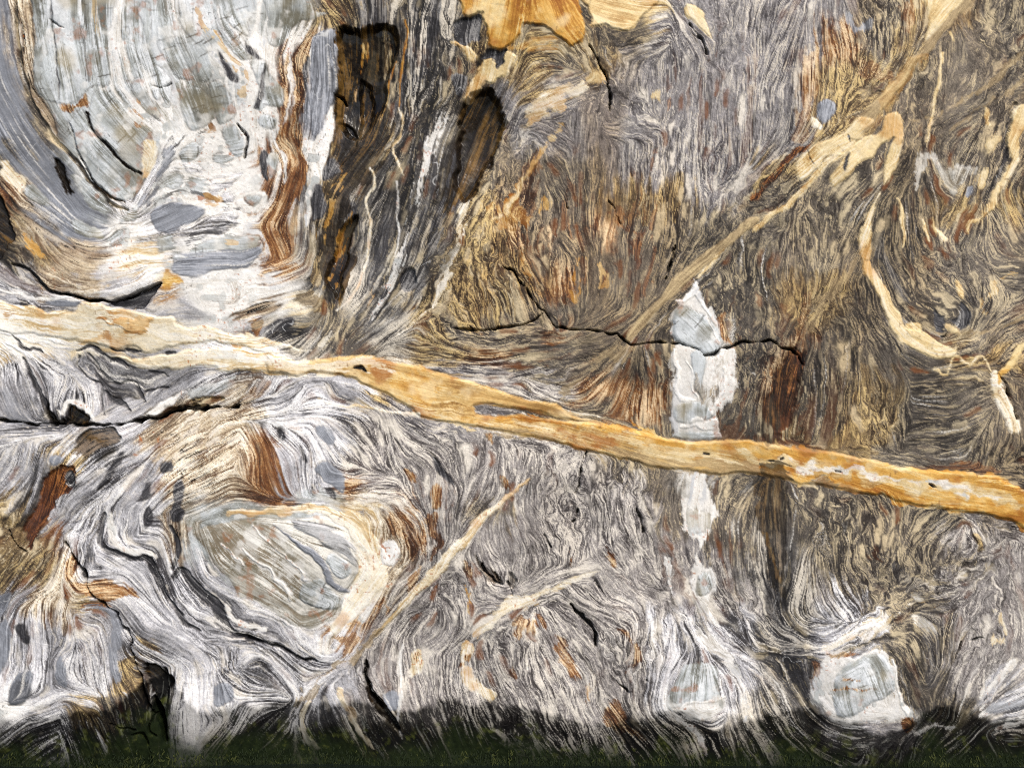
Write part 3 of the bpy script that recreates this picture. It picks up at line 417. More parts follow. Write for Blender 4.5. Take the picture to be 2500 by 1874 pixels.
poly('brown_patch','E','h','W',"1180,960 1280,930 1350,940 1400,960 1300,1005 1200,1010",h=-.02,rough=10)
poly('green_lens','E','g','W',"1160,920 1280,870 1400,830 1470,810 1440,880 1330,910 1200,950",h=.015,rough=6,rim=.7,amt=.7)
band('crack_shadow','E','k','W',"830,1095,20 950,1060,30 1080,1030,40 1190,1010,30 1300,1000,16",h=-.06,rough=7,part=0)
poly('slate_clast','E','s','W',"120,1000 190,1090 170,1092 60,1085 20,1020 0,900 40,880",h=0,rough=6,amt=.5,part=0)
poly('brown_patch','F','r','W',"40,870 110,820 140,850 90,950 40,930",rough=12,amt=.6,part=0)

# --- lower left folded mass
poly('wet_patch','E','k','F',"440,1260 480,1180 600,1125 700,1120 740,1170 720,1220 620,1250 520,1300 450,1320",h=-.025,rough=8,amt=.85,wet=.3,label='dark brown wet patch under the crevice')
poly('rust_seep','E','u','F',"250,1440 330,1380 450,1370 470,1450 420,1520 340,1580 300,1640 270,1740 220,1830 180,1890 120,1840 160,1740 200,1640 220,1560",h=-.03,rough=10,wet=.8,label='glossy rust brown seep')
poly('dark_clast','E','c','F',"385,1440 430,1400 460,1440 450,1500 400,1490",h=-.02,rough=7)
poly('brown_patch','I','h','F',"60,190 150,160 160,300 120,400 60,520 -60,600 -60,230",rough=10,amt=.85,h=.01,rim=.3)
poly('marble_clast','E','s','F',"300,1330 340,1300 390,1310 380,1340 330,1365",h=.02,rim=.5,label='small oval grey clast')
for s in ("870,1570 900,1480 940,1470 930,1540 965,1540 900,1585 850,1585","1085,1480 1130,1455 1145,1560 1110,1650 1070,1560","1010,1350 1070,1345 1075,1400 1010,1405","700,1350 760,1270 780,1300 740,1380 640,1510 610,1500"):
    poly('dark_clast','E','c','F',s,h=.008,rim=.4)
for s in ("655,85,26 622,200,44 645,290,44 740,330,40 860,352,36 930,375,44 970,450,50 1000,540,40 1040,600,26 1110,680,30 1150,750,26 1250,800,14",
          "1060,160,30 1110,250,36 1095,340,30 1072,420,26","1080,470,30 1130,425,40 1200,510,62 1280,600,66 1350,650,70 1375,730,70 1420,800,44 1500,850,40 1580,885,18"):
    band('black_layer','I','c','F',s,h=-.02,rough=6,rim=.25,label=None)
band('black_layer','J','c','F',"-60,830,20 0,850,34 100,870,24 200,900,24 300,960,20 430,1000,14",h=-.02,rough=6)
for s in ("620,330 560,430","0,0 1,1"): pass
poly('dark_clast','I','c','F',"900,40 950,60 940,140 890,160",rim=.3); poly('dark_clast','I','c','F',"1080,0 1145,60 1120,130 1060,100",rim=.3)
band('white_layer','I','w','F',"690,90,34 700,200,40 730,270,40 800,300,38 900,310,36 960,350,26",h=.008,rough=6)
band('white_layer','I','w','F',"1410,650,26 1440,720,36 1520,760,34 1658,800,30",h=.008,rough=6)
poly('rust_stain','I','r','F',"450,340 500,420 430,490 400,420",rough=12)
poly('rust_stain','I','r','F',"460,520 560,520 660,470 760,510 850,580 780,590 660,600 580,590 480,560",rough=9,label='rust brown stain along the open crack')
poly('rust_stain','I','r','F',"500,660 600,620 680,640 640,670 540,690",rough=9)
poly('slate_fold','I','s','F',"500,685 600,665 680,705 700,800 692,930 700,1060 740,1105 745,960 760,790 700,690 640,655 560,650",h=.01,rough=5,rim=.3,amt=.9,label='dark slate arch bending down beside the crack')
poly('slate_fold','I','l','F',"500,750 570,700 640,750 670,830 670,1000 650,1090 600,1080 580,900 540,800",h=.006,rough=5,part=0,amt=.6)
for s in ("-60,600 0,590 70,570 60,650 0,720 -60,740","60,1240 80,1130 140,1050 220,1060 190,1200 110,1260","350,1060 370,960 400,980 440,1100 430,1160 370,1110","1340,1150 1420,1120 1450,1220 1360,1280 1330,1220","0,750 60,740 70,870 40,1000 0,1080 -60,1080 -60,760"):
    poly('slate_block','I','s','F',s,h=.012,rim=.45)
poly('dark_clast','I','c','F',"100,770 160,745 190,830 180,880 130,860",rim=.4)
poly('dark_clast','I','c','F',"60,1240 75,1150 200,1080 190,1200 110,1260",rim=.4,amt=.6,part=0)

# big pale lens, lower centre left
band('cream_halo','J','e','F',"-80,60,50 100,60,40 300,50,50 480,50,60 640,110,110 740,220,120 800,330,120 815,440,140 740,560,140 650,650,120 570,770,90",h=.015,edge=10,rough=9,label='cream band wrapping the marble lens')
poly('marble_lens','J','x','F',"0,110 100,90 200,105 350,100 480,85 560,110 640,180 690,280 700,400 660,520 590,600 580,690 520,740 380,790 270,760 180,690 60,620 0,590 -30,590 -100,500 -180,400 -260,280 -330,190 -180,130",h=.03,edge=22,rough=5,rim=.3,label='large pale marble lens with slanting layers')
for s in ("0,290,16 100,380,18 200,480,22 280,600,26","60,150,10 180,260,12 300,380,14 380,490,12","-150,250,14 0,390,12"):
    band('white_vein','J','w','F',s,h=.03,rough=9,amt=.9)
poly('slate_tongue','J','s','F',"180,130 260,190 380,260 480,330 520,420 560,500 650,560 580,560 500,490 470,400 360,290 230,180",h=.03,rough=4,rim=.4,label='dark grey tongue inside the marble lens')
poly('slate_block','J','s','F',"300,120 480,150 640,230 680,330 690,400 640,360 560,300 400,200",h=.03,rough=5,rim=.2,amt=.7)
poly('marble_clast','J','g','F',"370,510 480,480 580,600 560,660 430,660 350,600",h=.04,rim=.4); poly('marble_clast','J','g','F',"510,350 570,310 640,370 650,440 600,480 540,440",h=.04,rim=.4)
poly('marble_clast','J','w','F',"850,250 920,240 960,320 920,400 860,390 830,330",h=.02,rim=.5)
for s in ("860,30 940,70 1010,170 1060,250 1060,340 1010,420 1030,330 1000,240 910,150 880,80","1130,110 1180,90 1200,150 1210,250 1170,370 1150,370 1180,250 1150,160","1000,460 1060,420 1110,410 1090,440 1060,520 1030,580","550,840 700,830 720,880 640,960 590,970 620,890","1340,350 1400,380 1430,470 1380,480 1350,420","860,640 900,630 880,700 850,720"):
    poly('rust_layer','J','r','F',s,rough=10,amt=.9)
for s in ("70,1250 120,1270 200,1380 200,1530 100,1500 60,1400","0,1160 100,1180 130,1300 60,1290 0,1230"):
    poly('rust_layer','F','r','F',s,rough=16,amt=.7,part=0)
for s in ("440,1120 520,1140 560,1220 500,1220 450,1180","420,1390 500,1340 580,1390 620,1450 610,1530 540,1490 470,1440"):
    poly('slate_clast','F','s','N',s,h=.012,rim=.35)
for s in ("210,1130 250,1150 250,1210 205,1200","1130,1290 1200,1340 1290,1440 1310,1495 1270,1480 1200,1400","490,1490 550,1520 560,1570 510,1540","330,1250 370,1310 380,1350 350,1330"):
    poly('dark_clast','F','c','N',s,h=-.008,rim=.3)
for s in ("1165,1480 1215,1490 1230,1600 1180,1640 1160,1560","990,1390 1050,1420 1065,1460 1010,1440","1600,1430 1640,1470 1650,1530 1610,1490","1500,1170 1540,1180 1550,1230 1520,1210"):
    poly('rust_clast','F','r','N',s,h=.008,rim=.5,rough=7)

# --- lower diagonal vein and lower gneiss
band('diagonal_vein','J','e','R',"1770,-140,10 1690,-80,26 1600,0,34 1500,80,44 1420,150,56 1370,230,62 1290,300,62 1230,390,66 1150,470,62 1050,570,44 950,680,34 870,770,26 800,830,14",h=.02,rough=4,rim=.3,label='slender pale diagonal vein below the gold vein')
band('faded_vein','J','t','F',"820,820,40 700,930,44 600,1020,50 500,1090,56 400,1160,60 330,1260,40",amt=.65,rough=16,part=0,streak=1)
band('faded_vein','J','e','N',"1850,560,6 1760,600,30 1650,680,44 1540,760,36 1450,830,16",h=.008,amt=.8,rough=12,streak=1,part=0)
poly('cream_patch','K','e','N',"130,600 220,570 330,600 260,660 150,680 60,720 -30,800 40,700",amt=.75,rough=16)
band('pale_line','K','e','N',"350,590,10 450,520,12 560,460,10 660,420,6",part=0,amt=.8)
band('orange_streak','J','o','N',"1370,480,14 1385,580,22 1395,680,12",amt=.7,rough=9,part=0)
for s in ("1350,1060 1400,1050 1450,1120 1540,1180 1530,1230 1470,1210 1380,1160","1350,900 1410,890 1400,980 1350,1040","1020,960 1080,930 1090,1020 1040,1080 1010,1030"):
    poly('cream_patch','J','e','N',s,rough=10,h=.006)
for s in ("1370,960 1400,950 1395,990 1365,980","1330,1010 1360,1010 1355,1040 1325,1045","1050,950 1075,955 1065,1000 1045,990"):
    poly('rust_stain','J','r','N',s,rough=5)
poly('slate_clast','J','s','N',"850,1200 930,1190 950,1290 900,1310 860,1270",h=.01,rim=.3)
band('white_vein','J','w','N',"980,900,10 950,1000,22 960,1150,20 950,1290,18 950,1400,12 970,1480,8",h=.006)
band('groove','J','k','N',"745,1000,12 740,1080,22 780,1180,44 840,1280,50 900,1360,46 950,1420,30",h=-.05,rough=6,wet=.2,label='long brown groove running into the algae')
band('white_vein','J','e','N',"590,1170,30 600,1260,36 650,1330,34 700,1430,30 760,1500,30 800,1545,14",h=.012,rough=7)
band('white_vein','J','e','N',"400,1250,20 350,1330,34 342,1400,34 380,1490,36 440,1555,26",h=.012,rough=7)
poly('dark_hollow','J','k','N',"1430,320 1500,400 1570,470 1590,510 1520,510 1470,440",h=-.03,amt=.7,rough=6)
poly('dark_hollow','J','k','N',"1640,440 1680,480 1660,540 1620,500",h=-.03,amt=.7,rough=6)
for s in ("380,810 430,850 470,940 520,1010 550,1080 500,1040 440,990 400,900","800,770 860,800 890,870 930,930 910,1020 880,960 870,880","140,760 180,700 260,740 250,780 190,790 160,830","690,1280 800,1240 840,1380 920,1440 980,1520 900,1480 800,1430 730,1400","90,1020 120,1050 140,1100 100,1080","260,700 310,710 330,760 290,740","600,1120 620,1230 605,1240","480,250 500,330 490,390 470,320"):
    poly('rust_stain','K','r','N',s,rough=11,amt=.9)
for s in ("700,270 760,330 790,390 750,380","530,1090 570,1110"): 
    if s.count(' ') > 2: poly('rust_stain','K','r','N',s,rough=9)
band('white_layer','K','w','N',"1090,370,14 1110,500,20 1180,640,36 1280,780,44 1400,910,50 1500,1000,40 1550,1120,30 1580,1280,26 1600,1450,16",amt=.8,rough=9,h=.008,streak=1,label='white layers bending round the lower marble block')
band('white_layer','K','w','N',"1250,580,16 1330,690,36 1380,770,20",amt=.8,rough=9)
poly('marble_block','K','g','N',"1100,1200 1150,1090 1200,1010 1280,1000 1340,1000 1400,1060 1410,1200 1400,1240 1250,1260 1110,1290",h=.04,edge=20,rough=5,rim=.4,label='pale green marble block just above the algae')
poly('white_rim','K','w','N',"1110,1290 1250,1250 1410,1210 1450,1270 1400,1340 1300,1370 1200,1330",h=.03,rough=10)
band('white_vein','K','w','N',"1090,1290,16 1150,1340,26 1230,1390,34 1290,1460,36 1310,1560,30",h=.01,rough=8,amt=.9)
poly('white_rim','L','w','N',"440,960 560,950 700,920 780,950 830,1010 860,1100 880,1220 950,1330 900,1375 800,1360 650,1380 480,1370 380,1280 340,1180 360,1060",h=.035,edge=22,rough=12,rim=.2,amt=.85,label='white rind round the rounded marble block by the lower right')
poly('marble_block','L','g','N',"480,1090 560,1000 680,940 780,960 830,1050 845,1150 800,1200 690,1250 560,1330 490,1320 470,1220",h=.05,edge=20,rough=6,rim=.35,label='rounded grey green marble block with rust cracks')
band('rust_stain','L','r','N',"450,1165,6 540,1150,20 640,1160,14 710,1150,6",rough=7); band('rust_stain','L','r','N',"530,1095,8 610,1095,14",rough=6)
band('white_vein','L','w','N',"825,970,10 850,1060,18 870,1200,22 920,1300,34 960,1360,18",h=.04,rough=5)
poly('rust_patch','L','r','N',"900,1340 950,1340 980,1380 940,1430 890,1400",rough=8)
band('rust_stain','L','r','N',"440,970,14 520,960,30 620,930,14",rough=8)
poly('rust_patch','L','r','N',"340,980 380,1000 370,1100 350,1150 330,1060",rough=10,amt=.7)
band('pale_line','L','e','N',"430,930,14 620,830,24 760,740,20 880,670,20 1000,590,26",h=.006,amt=.75,rough=14,streak=1)
for s in ("940,570 1000,565 1060,600 1100,640 1040,620 980,610","900,680 980,690 1060,740 1100,790 1020,750 950,720","1480,680 1550,760 1560,830 1520,800","1450,850 1520,860 1540,880 1460,890"):
    poly('cream_patch','L','e','N',s,rough=9,amt=.9)
for s in ("1658,1230,20 1500,1260,26 1400,1310,20","1600,990,14 1500,1090,50 1440,1160,40 1390,1250,14","1658,1360,14 1560,1370,30 1490,1410,30","1230,1400,16 1100,1380,14 980,1420,14"):
    band('white_layer','L','w','N',s,h=.01,rough=9,amt=.9)
poly('slate_block','L','s','N',"1430,1290 1500,1240 1658,1230 1700,1230 1700,1280 1560,1280 1470,1310",h=.01,rough=5,amt=.8)
poly('brown_lens','L','h','N',"1335,205 1360,195 1400,230 1405,300 1370,310 1380,270",h=.02,rim=.8,rough=3,label='small brown crescent pebble')
poly('brown_patch','L','r','N',"710,230 760,280 790,400 760,400 720,310",rough=10,amt=.8)
band('gold_line','L','o','N',"50,200,10 90,350,12 150,490,8",amt=.7,part=0,rough=6)

band('dark_stain','P','k','N',"1885,1150,60 1890,1230,70 1895,1330,60 1900,1430,50 1890,1500,20",amt=.8,part=0,rough=14,streak=1)
band('dark_stain','P','d','N',"2010,1180,50 2020,1280,60 2040,1400,30",amt=.6,part=0,rough=14,streak=1)
band('dark_stain','P','d','G',"2060,800,60 2050,900,80 2030,1000,90 2010,1070,60",amt=.6,part=0,rough=14,streak=1)
band('dark_stain','P','k','G',"1925,860,40 1910,930,60 1890,1010,50 1880,1060,30",amt=.6,part=0,rough=14,streak=1)
band('dark_layer','P','c','N',"1880,1420,30 1900,1500,40 1930,1580,46 1950,1660,40 2000,1740,26",amt=.6,part=0,rough=9,streak=1)
band('dark_layer','P','c','N',"2200,1400,30 2250,1470,40 2280,1560,44 2270,1660,40",amt=.5,part=0,rough=9,streak=1)
# --- broken dark block and cavity at the foot
poly('broken_block','I','d','F',"620,1200 700,1200 850,1230 900,1260 960,1300 1010,1370 1032,1470 1022,1720 640,1720 690,1500 640,1420 640,1300",h=.03,edge=20,rough=6,rim=.5,label='cracked dark brown block standing in the algae')
poly('brown_patch','I','h','F',"760,1000 830,960 860,1080 870,1190 800,1200 730,1150",rough=12)
poly('dark_hollow','I','k','F',"880,1030 960,1020 1060,1080 1080,1150 1050,1250 1000,1230 930,1220 900,1130",h=-.07,edge=18,rough=10,wet=.2,label='hollow with painted shadow above the black cavity')  # the hollow's shadow is put into its black colour
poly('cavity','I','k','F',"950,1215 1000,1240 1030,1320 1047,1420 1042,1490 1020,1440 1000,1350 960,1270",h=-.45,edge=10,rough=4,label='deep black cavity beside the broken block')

CRACKS = []   # tile, points with widths, depth in metres
def crack(tile, pts, depth=.05): CRACKS.append((tp(tile, pts), depth))
crack('G',"80,130,16 130,150,14 160,200,12 210,270,8 260,340,8 290,400,10 330,420,18 370,470,14 400,515,9",.06)
crack('G',"-250,495,3 -120,520,6 0,525,10 100,510,8 200,490,7 260,475,6 320,435,5",.06)
crack('G',"390,510,10 500,525,8 600,535,9 680,530,6 760,550,8 820,590,9 880,605,9 950,600,8 1060,598,5 1150,600,5 1220,630,10 1280,640,7 1350,690,11 1420,660,6 1500,625,7 1560,610,5 1658,615,6 1740,605,8 1810,640,8 1870,650,10 1930,740,3",.06)
crack('C',"600,300,3 620,330,8 660,390,10 690,440,12 705,500,13 715,560,14 730,620,10 735,700,3",.07)
crack('I',"410,250,4 460,350,6 530,460,9 560,560,9 620,610,9 700,690,12 750,760,10 800,820,8 820,920,7 850,1020,7 880,1150,9 910,1240,12 950,1280,10 1010,1360,8",.09)
crack('E',"-100,1085,12 0,1085,12 120,1100,9 280,1112,12 400,1114,14 560,1112,12 720,1107,8 830,1102,8 950,1067,9 1080,1042,9 1190,1027,7 1300,1012,5 1480,1002,3",.09)
crack('I',"50,190,5 90,250,7 150,300,5",.04)
crack('K',"490,640,4 530,690,14 580,730,22 620,780,22 648,840,20 650,890,10",.08)  # crescent of shadow along a hollow's edge, darkened like a crack
crack('K',"910,40,3 930,130,7 945,190,4",.04); crack('K',"780,1100,4 815,1140,12 845,1185,5",.05); crack('K',"490,130,3 530,120,6 545,50,5",.04)
crack('K',"20,440,6 50,490,9",.04); crack('K',"90,500,5 135,580,8",.04); crack('K',"330,200,4 380,290,6",.03); crack('K',"970,1105,14 985,1115,14",.04); crack('K',"640,480,3 690,570,6",.03)
crack('G',"585,1285,6 560,1400,8 540,1480,8 520,1530,5",.05); crack('G',"1145,0,6 1110,130,7 1075,210,4",.04)  # first one: shadow line beside a ridge, darkened like a crack
crack('E',"370,290,6 450,300,8 560,335,10 690,345,9 800,310,12 900,280,10 1000,235,7",.08)  # same shaded lip under the bowl, cut in and darkened
crack('A',"1485,780,6 1530,850,10 1520,960,5",.04); crack('B',"545,570,8 580,580,22 600,620,10",.06)
crack('B',"560,180,4 640,190,12 700,180,5",.05); crack('J',"1480,380,8 1530,470,12 1580,510,8",.05); crack('J',"740,1010,8 740,1090,9 790,1190,12 850,1290,10",.05)
crack('C',"1130,1550,7 1110,1658,6",.04); crack('C',"470,1180,5 480,1290,8",.03); crack('C',"730,1250,4 770,1320,7 810,1400,4",.04); crack('C',"1230,160,4 1280,230,7 1330,340,9",.03)
crack('L',"1220,960,8 1260,860,6",.03); crack('L',"1330,850,4 1390,855,7",.03)
crack('I',"700,1370,4 780,1390,8 850,1400,5",.03); crack('I',"830,1440,5 890,1430,9 930,1520,7 945,1620,5",.04); crack('I',"960,1310,3 930,1400,6 980,1450,5",.03)
crack('J',"0,850,7 100,868,8 220,915,6 330,970,6 430,1003,4",.04)
crack('H',"1180,520,6 1140,560,10 1110,550,4",.02); crack('H',"1500,800,4 1540,900,7 1600,1080,4",.03)
crack('A',"950,530,3 1010,560,5 1075,535,4",.015); crack('A',"320,130,4 400,170,3",.01)

# rock masses that make up the wall
MASSES = dict(
 G=('gneiss_mass', None, 'brown grey streaked gneiss above the gold vein'),
 M=('marble_mass', "-4000,-4000 800,-4000 800,60 760,150 700,330 650,480 690,620 640,760 500,800 -4000,760", 'pale marble mass full of grey blocks'),
 S=('schist_mass', "800,-4000 1130,-4000 1130,100 1200,250 1130,480 1080,650 980,760 740,870 640,870 600,790 690,620 650,480 700,330 760,150 800,60", 'charcoal streaked rock with wet hollows'),
 W=('folded_wedge', "-4000,760 500,800 640,770 730,870 560,985 460,1000 330,1030 -4000,1028", 'folded light and dark layers above the crevice'),
 F=('folded_mass', "-4000,1028 330,1035 460,1005 560,985 700,880 820,930 860,1150 1000,1250 960,1400 850,1600 820,2000 820,5000 -4000,5000", 'folded black and white layers with the marble lens'),
 N=('gneiss_mass', "700,880 1250,1020 1700,1150 2600,1260 6000,1300 6000,5000 820,5000 820,2000 850,1600 960,1400 1000,1250 860,1150 820,930", 'light grey streaked gneiss below the gold vein'),
)
# ------------------------------------------------------------------ soft class map
T0 = time.time()
xs10 = np.arange(-70, 2610, 10.0)
ry = np.array([r[0] for r in ROWS], dtype=np.float64)
cmap = np.zeros((len(CL), len(ROWS), len(xs10)), dtype=np.float32)
for ri, (yy, s) in enumerate(ROWS):
    x0 = -1e9
    for tok in s.split():
        c, x1 = tok[0], float(tok[1:])
        cmap[CI[c], ri, (xs10 >= x0) & (xs10 < x1)] = 1
        x0 = x1
ker = np.exp(-0.5 * (np.arange(-6, 7) / 2.0) ** 2); ker /= ker.sum()
for c in range(len(CL)):
    for ri in range(len(ROWS)):
        cmap[c, ri] = np.convolve(np.pad(cmap[c, ri], 6, mode='edge'), ker, mode='valid')
wx = X + 34 * fbm(X, Y, 130, 11, 4) + 8 * fbm(X, Y, 22, 12, 2)
wy = Y + 46 * fbm(X, Y, 130, 13, 4) + 8 * fbm(X, Y, 22, 14, 2)
fx = np.clip((wx - xs10[0]) / 10.0, 0, len(xs10) - 1.01); ix = fx.astype(np.int32); fx = (fx - ix).astype(np.float32)
yi = np.interp(wy.ravel(), ry, np.arange(len(ry))).reshape(wy.shape)
yi = np.clip(yi, 0, len(ry) - 1.01); iy = yi.astype(np.int32); fy = (yi - iy).astype(np.float32)
CW = np.empty((len(CL), NY, NX), dtype=np.float32)
for c in range(len(CL)):
    m = cmap[c]
    CW[c] = (m[iy, ix] * (1 - fx) + m[iy, ix + 1] * fx) * (1 - fy) + (m[iy + 1, ix] * (1 - fx) + m[iy + 1, ix + 1] * fx) * fy
print("classes", time.time() - T0)

# ------------------------------------------------------------------ rasterise the traced bodies
NA = fbm(X, Y, 34, 21, 3); NB = fbm(X, Y, 34, 22, 3)
def smooth_closed(p, n):
    q = []
    N = len(p)
    for i in range(N):
        a, b, c, d = p[i - 1], p[i], p[(i + 1) % N], p[(i + 2) % N]
        for k in range(n):
            t = k / n
            q.append(.5 * ((2 * b) + (c - a) * t + (2 * a - 5 * b + 4 * c - d) * t * t + (3 * b - a - 3 * c + d) * t ** 3))
    return np.array(q)
def smooth_open(p, n):
    P = np.vstack([2 * p[0] - p[1], p, 2 * p[-1] - p[-2]])
    q = []
    for i in range(1, len(P) - 2):
        a, b, c, d = P[i - 1], P[i], P[i + 1], P[i + 2]
        for k in range(n):
            t = k / n
            q.append(.5 * ((2 * b) + (c - a) * t + (2 * a - 5 * b + 4 * c - d) * t * t + (3 * b - a - 3 * c + d) * t ** 3))
    q.append(p[-1])
    q = np.array(q)
    if q.shape[1] > 2: q[:, 2] = np.maximum(q[:, 2], .5)
    return q
def window(p, pad):
    x0 = max(0, int((p[:, 0].min() - pad - gx[0]) / ST)); x1 = min(NX, int((p[:, 0].max() + pad - gx[0]) / ST) + 2)
    y0 = max(0, int((p[:, 1].min() - pad - gy[0]) / ST)); y1 = min(NY, int((p[:, 1].max() + pad - gy[0]) / ST) + 2)
    return slice(y0, y1), slice(x0, x1)
def sd_poly(px, py, q):
    d2 = np.full(px.shape, 1e9, np.float32); ins = np.zeros(px.shape, bool)
    n = len(q)
    for i in range(n):
        ax, ay = q[i]; bx, by = q[(i + 1) % n]
        ex, ey = bx - ax, by - ay
        L = ex * ex + ey * ey
        if L < 1e-6: continue
        rx = px - ax; r_y = py - ay
        t = np.clip((rx * ex + r_y * ey) / L, 0, 1)
        dx = rx - t * ex; dy = r_y - t * ey
        np.minimum(d2, dx * dx + dy * dy, out=d2)
        if abs(ey) > 1e-9:
            cr = ((ay <= py) != (by <= py)) & (px < ax + (py - ay) / ey * ex)
            ins ^= cr
    d = np.sqrt(d2)
    return np.where(ins, -d, d).astype(np.float32)
def sd_band(px, py, q):
    best = np.full(px.shape, 1e9, np.float32)
    for i in range(len(q) - 1):
        ax, ay, aw = q[i]; bx, by, bw = q[i + 1]
        ex, ey = bx - ax, by - ay
        L = ex * ex + ey * ey
        if L < 1e-6: continue
        rx = px - ax; r_y = py - ay
        t = np.clip((rx * ex + r_y * ey) / L, 0, 1)
        dx = rx - t * ex; dy = r_y - t * ey
        np.minimum(best, np.sqrt(dx * dx + dy * dy) - .5 * (aw + (bw - aw) * t), out=best)
    return best

PARTID = np.zeros((NY, NX), np.int32)
for f in FE:
    p = f['pts']
    if f['kind'] == 'poly':
        q = smooth_closed(p, 3 if len(p) < 60 else 1); pad = f['rough'] + 12
    else:
        q = smooth_open(p, 4); pad = f['rough'] + 12 + p[:, 2].max()
    sl = window(q, pad)
    f['sl'] = sl
    if sl[0].stop <= sl[0].start or sl[1].stop <= sl[1].start:
        f['sd'] = None; continue
    px = X[sl] + f['rough'] * 1.5 * NA[sl]; py = Y[sl] + f['rough'] * 1.5 * NB[sl]
    f['sd'] = sd_poly(px, py, q) if f['kind'] == 'poly' else sd_band(px, py, q)
    # class mask for the folding strength; the final mask comes later
    m = np.clip(.5 - f['sd'] / (2 * f['soft']), 0, 1) * f['amt']
    CW[(slice(None),) + sl] *= (1 - m)
    CW[(CI[f['cls']],) + sl] += m
print("bodies", time.time() - T0)

# ------------------------------------------------------------------ direction of the layering
sx, sy, sc, ss = [], [], [], []
for t, s in STROKES.items():
    for line in s.split('|'):
        p = tp(t, line)
        for a, b in zip(p[:-1], p[1:]):
            L = math.hypot(*(b - a)); n = max(1, int(L / 26))
            th = 2 * math.atan2(b[1] - a[1], b[0] - a[0])
            for k in range(n):
                c = a + (b - a) * (k + .5) / n
                sx.append(c[0]); sy.append(c[1]); sc.append(math.cos(th)); ss.append(math.sin(th))
sx, sy, sc, ss = (np.array(v, np.float32) for v in (sx, sy, sc, ss))
cxs = np.linspace(gx[0], gx[-1], 190); cys = np.linspace(gy[0], gy[-1], 146)
CC = np.zeros((146, 190), np.float32); SSn = CC.copy()
for j, yv in enumerate(cys):
    d2 = (cxs[:, None] - sx) ** 2 + (yv - sy) ** 2
    wgt = 1 / (d2 + 18 ** 2) ** 2
    CC[j] = (wgt * sc).sum(1) / wgt.sum(1); SSn[j] = (wgt * ss).sum(1) / wgt.sum(1)
def up(a):
    u = np.interp(gx, cxs, np.arange(190)); v = np.interp(gy, cys, np.arange(146))
    iu = np.minimum(u.astype(int), 188); iv = np.minimum(v.astype(int), 144)
    fu = (u - iu)[None].astype(np.float32); fv = (v - iv)[:, None].astype(np.float32)
    r0 = a[iv][:, iu] * (1 - fu) + a[iv][:, iu + 1] * fu; r1 = a[iv + 1][:, iu] * (1 - fu) + a[iv + 1][:, iu + 1] * fu
    return (r0 * (1 - fv) + r1 * fv).astype(np.float32)
TH = .5 * np.arctan2(up(SSn), up(CC))
cren = sum(CW[CI[c]] * TEX[c][4] for c in CL)
cren = blur(cren, 3)
patch = .25 + .95 * sstep(-.15, .5, fbm(X, Y, 130, 31, 3))
wob = .4 * vnoise(X, Y, 26, 32) + .7 * vnoise(X, Y, 13, 33) + .8 * vnoise(X, Y, 7, 36) + .3 * vnoise(X, Y, 60, 34)
TH = TH + cren * patch * 1.25 * wob + .18 * vnoise(X, Y, 140, 35)
VX = np.cos(TH).astype(np.float32); VY = np.sin(TH).astype(np.float32)
vxf, vyf = VX.ravel(), VY.ravel()
IX0, IY0 = np.meshgrid(np.arange(NX, dtype=np.float32), np.arange(NY, dtype=np.float32))
def lic(src, L, step=1.0, raw=False, cross=False, half=False):
    """smear a noise along the layering"""
    if half:
        vx, vy = VX[::2, ::2].ravel(), VY[::2, ::2].ravel()
    else:
        vx, vy = vxf, vyf
    if cross: vx, vy = -vy, vx
    h, w_ = src.shape
    i0, j0 = np.meshgrid(np.arange(w_, dtype=np.float32), np.arange(h, dtype=np.float32))
    i0 = i0.ravel(); j0 = j0.ravel()
    s = src.ravel(); acc = s.copy()
    for sg in (1, -1):
        px, py = i0.copy(), j0.copy()
        dx, dy = vx * sg, vy * sg
        for k in range(L):
            px += dx * step; py += dy * step
            np.clip(px, 0, w_ - 1, out=px); np.clip(py, 0, h - 1, out=py)
            idx = (py + .5).astype(np.int32) * w_ + (px + .5).astype(np.int32)
            acc += s[idx] * min(1.0, 2 * (1 - k / L))
            nx, ny = vx[idx], vy[idx]
            fl = np.where(nx * dx + ny * dy < 0, np.float32(-1), np.float32(1))
            dx, dy = nx * fl, ny * fl
    a = acc.reshape(h, w_)
    if half:
        a = np.repeat(np.repeat(a, 2, 0), 2, 1)[:NY, :NX]; a = blur(a, .8)
    if raw: return a
    a = a - a.mean()
    return (a / a.std()).astype(np.float32)
def wh_(sig):
    n = rng.standard_normal(VX[::2, ::2].shape, dtype=np.float32)
    return blur(n, sig) if sig > 0 else n
def wn_(sig):
    n = rng.standard_normal((NY, NX), dtype=np.float32)
    return blur(n, sig) if sig > 0 else n
def lines(p, sig, L, gain, cross=False, step=1.0, half=False):
    sh = VX[::2, ::2].shape if half else (NY, NX)
    s_ = (rng.random(sh) < p).astype(np.float32) * rng.uniform(.5, 1.2, sh).astype(np.float32)
    return np.clip(lic(blur(s_, sig) * gain, L, step, raw=True, cross=cross, half=half), 0, 1)
L_f = lic(wn_(0), 17)
L_s = lic(wn_(0), 5)
L_m = lic(wn_(.55), 22)
L_c = lic(wh_(.8), 44, 1.2, half=True)
L_r = lic(wh_(.6), 22, 1.0, half=True)
L_x = lic(wn_(.4), 4)
L_b = lic(wh_(2.6), 30, 2.2, half=True)
L_q = lic(wh_(1.7), 26, 1.8, half=True)
L_i = lic(fbm(X, Y, 22, 37, 4), 4)
S_cream = lines(.0018, .4, 15, 1.9)
S_wide = lines(.0030, .55, 4, 4.0, half=True)
S_lens = lines(.0006, .95, 9, 8.0, half=True)
S_dark = lines(.0018, .38, 15, 1.8)
S_long = lines(.0004, .42, 40, 2.0, step=1.3)
S_rust = lines(.0034, .6, 5, 4.0, half=True)
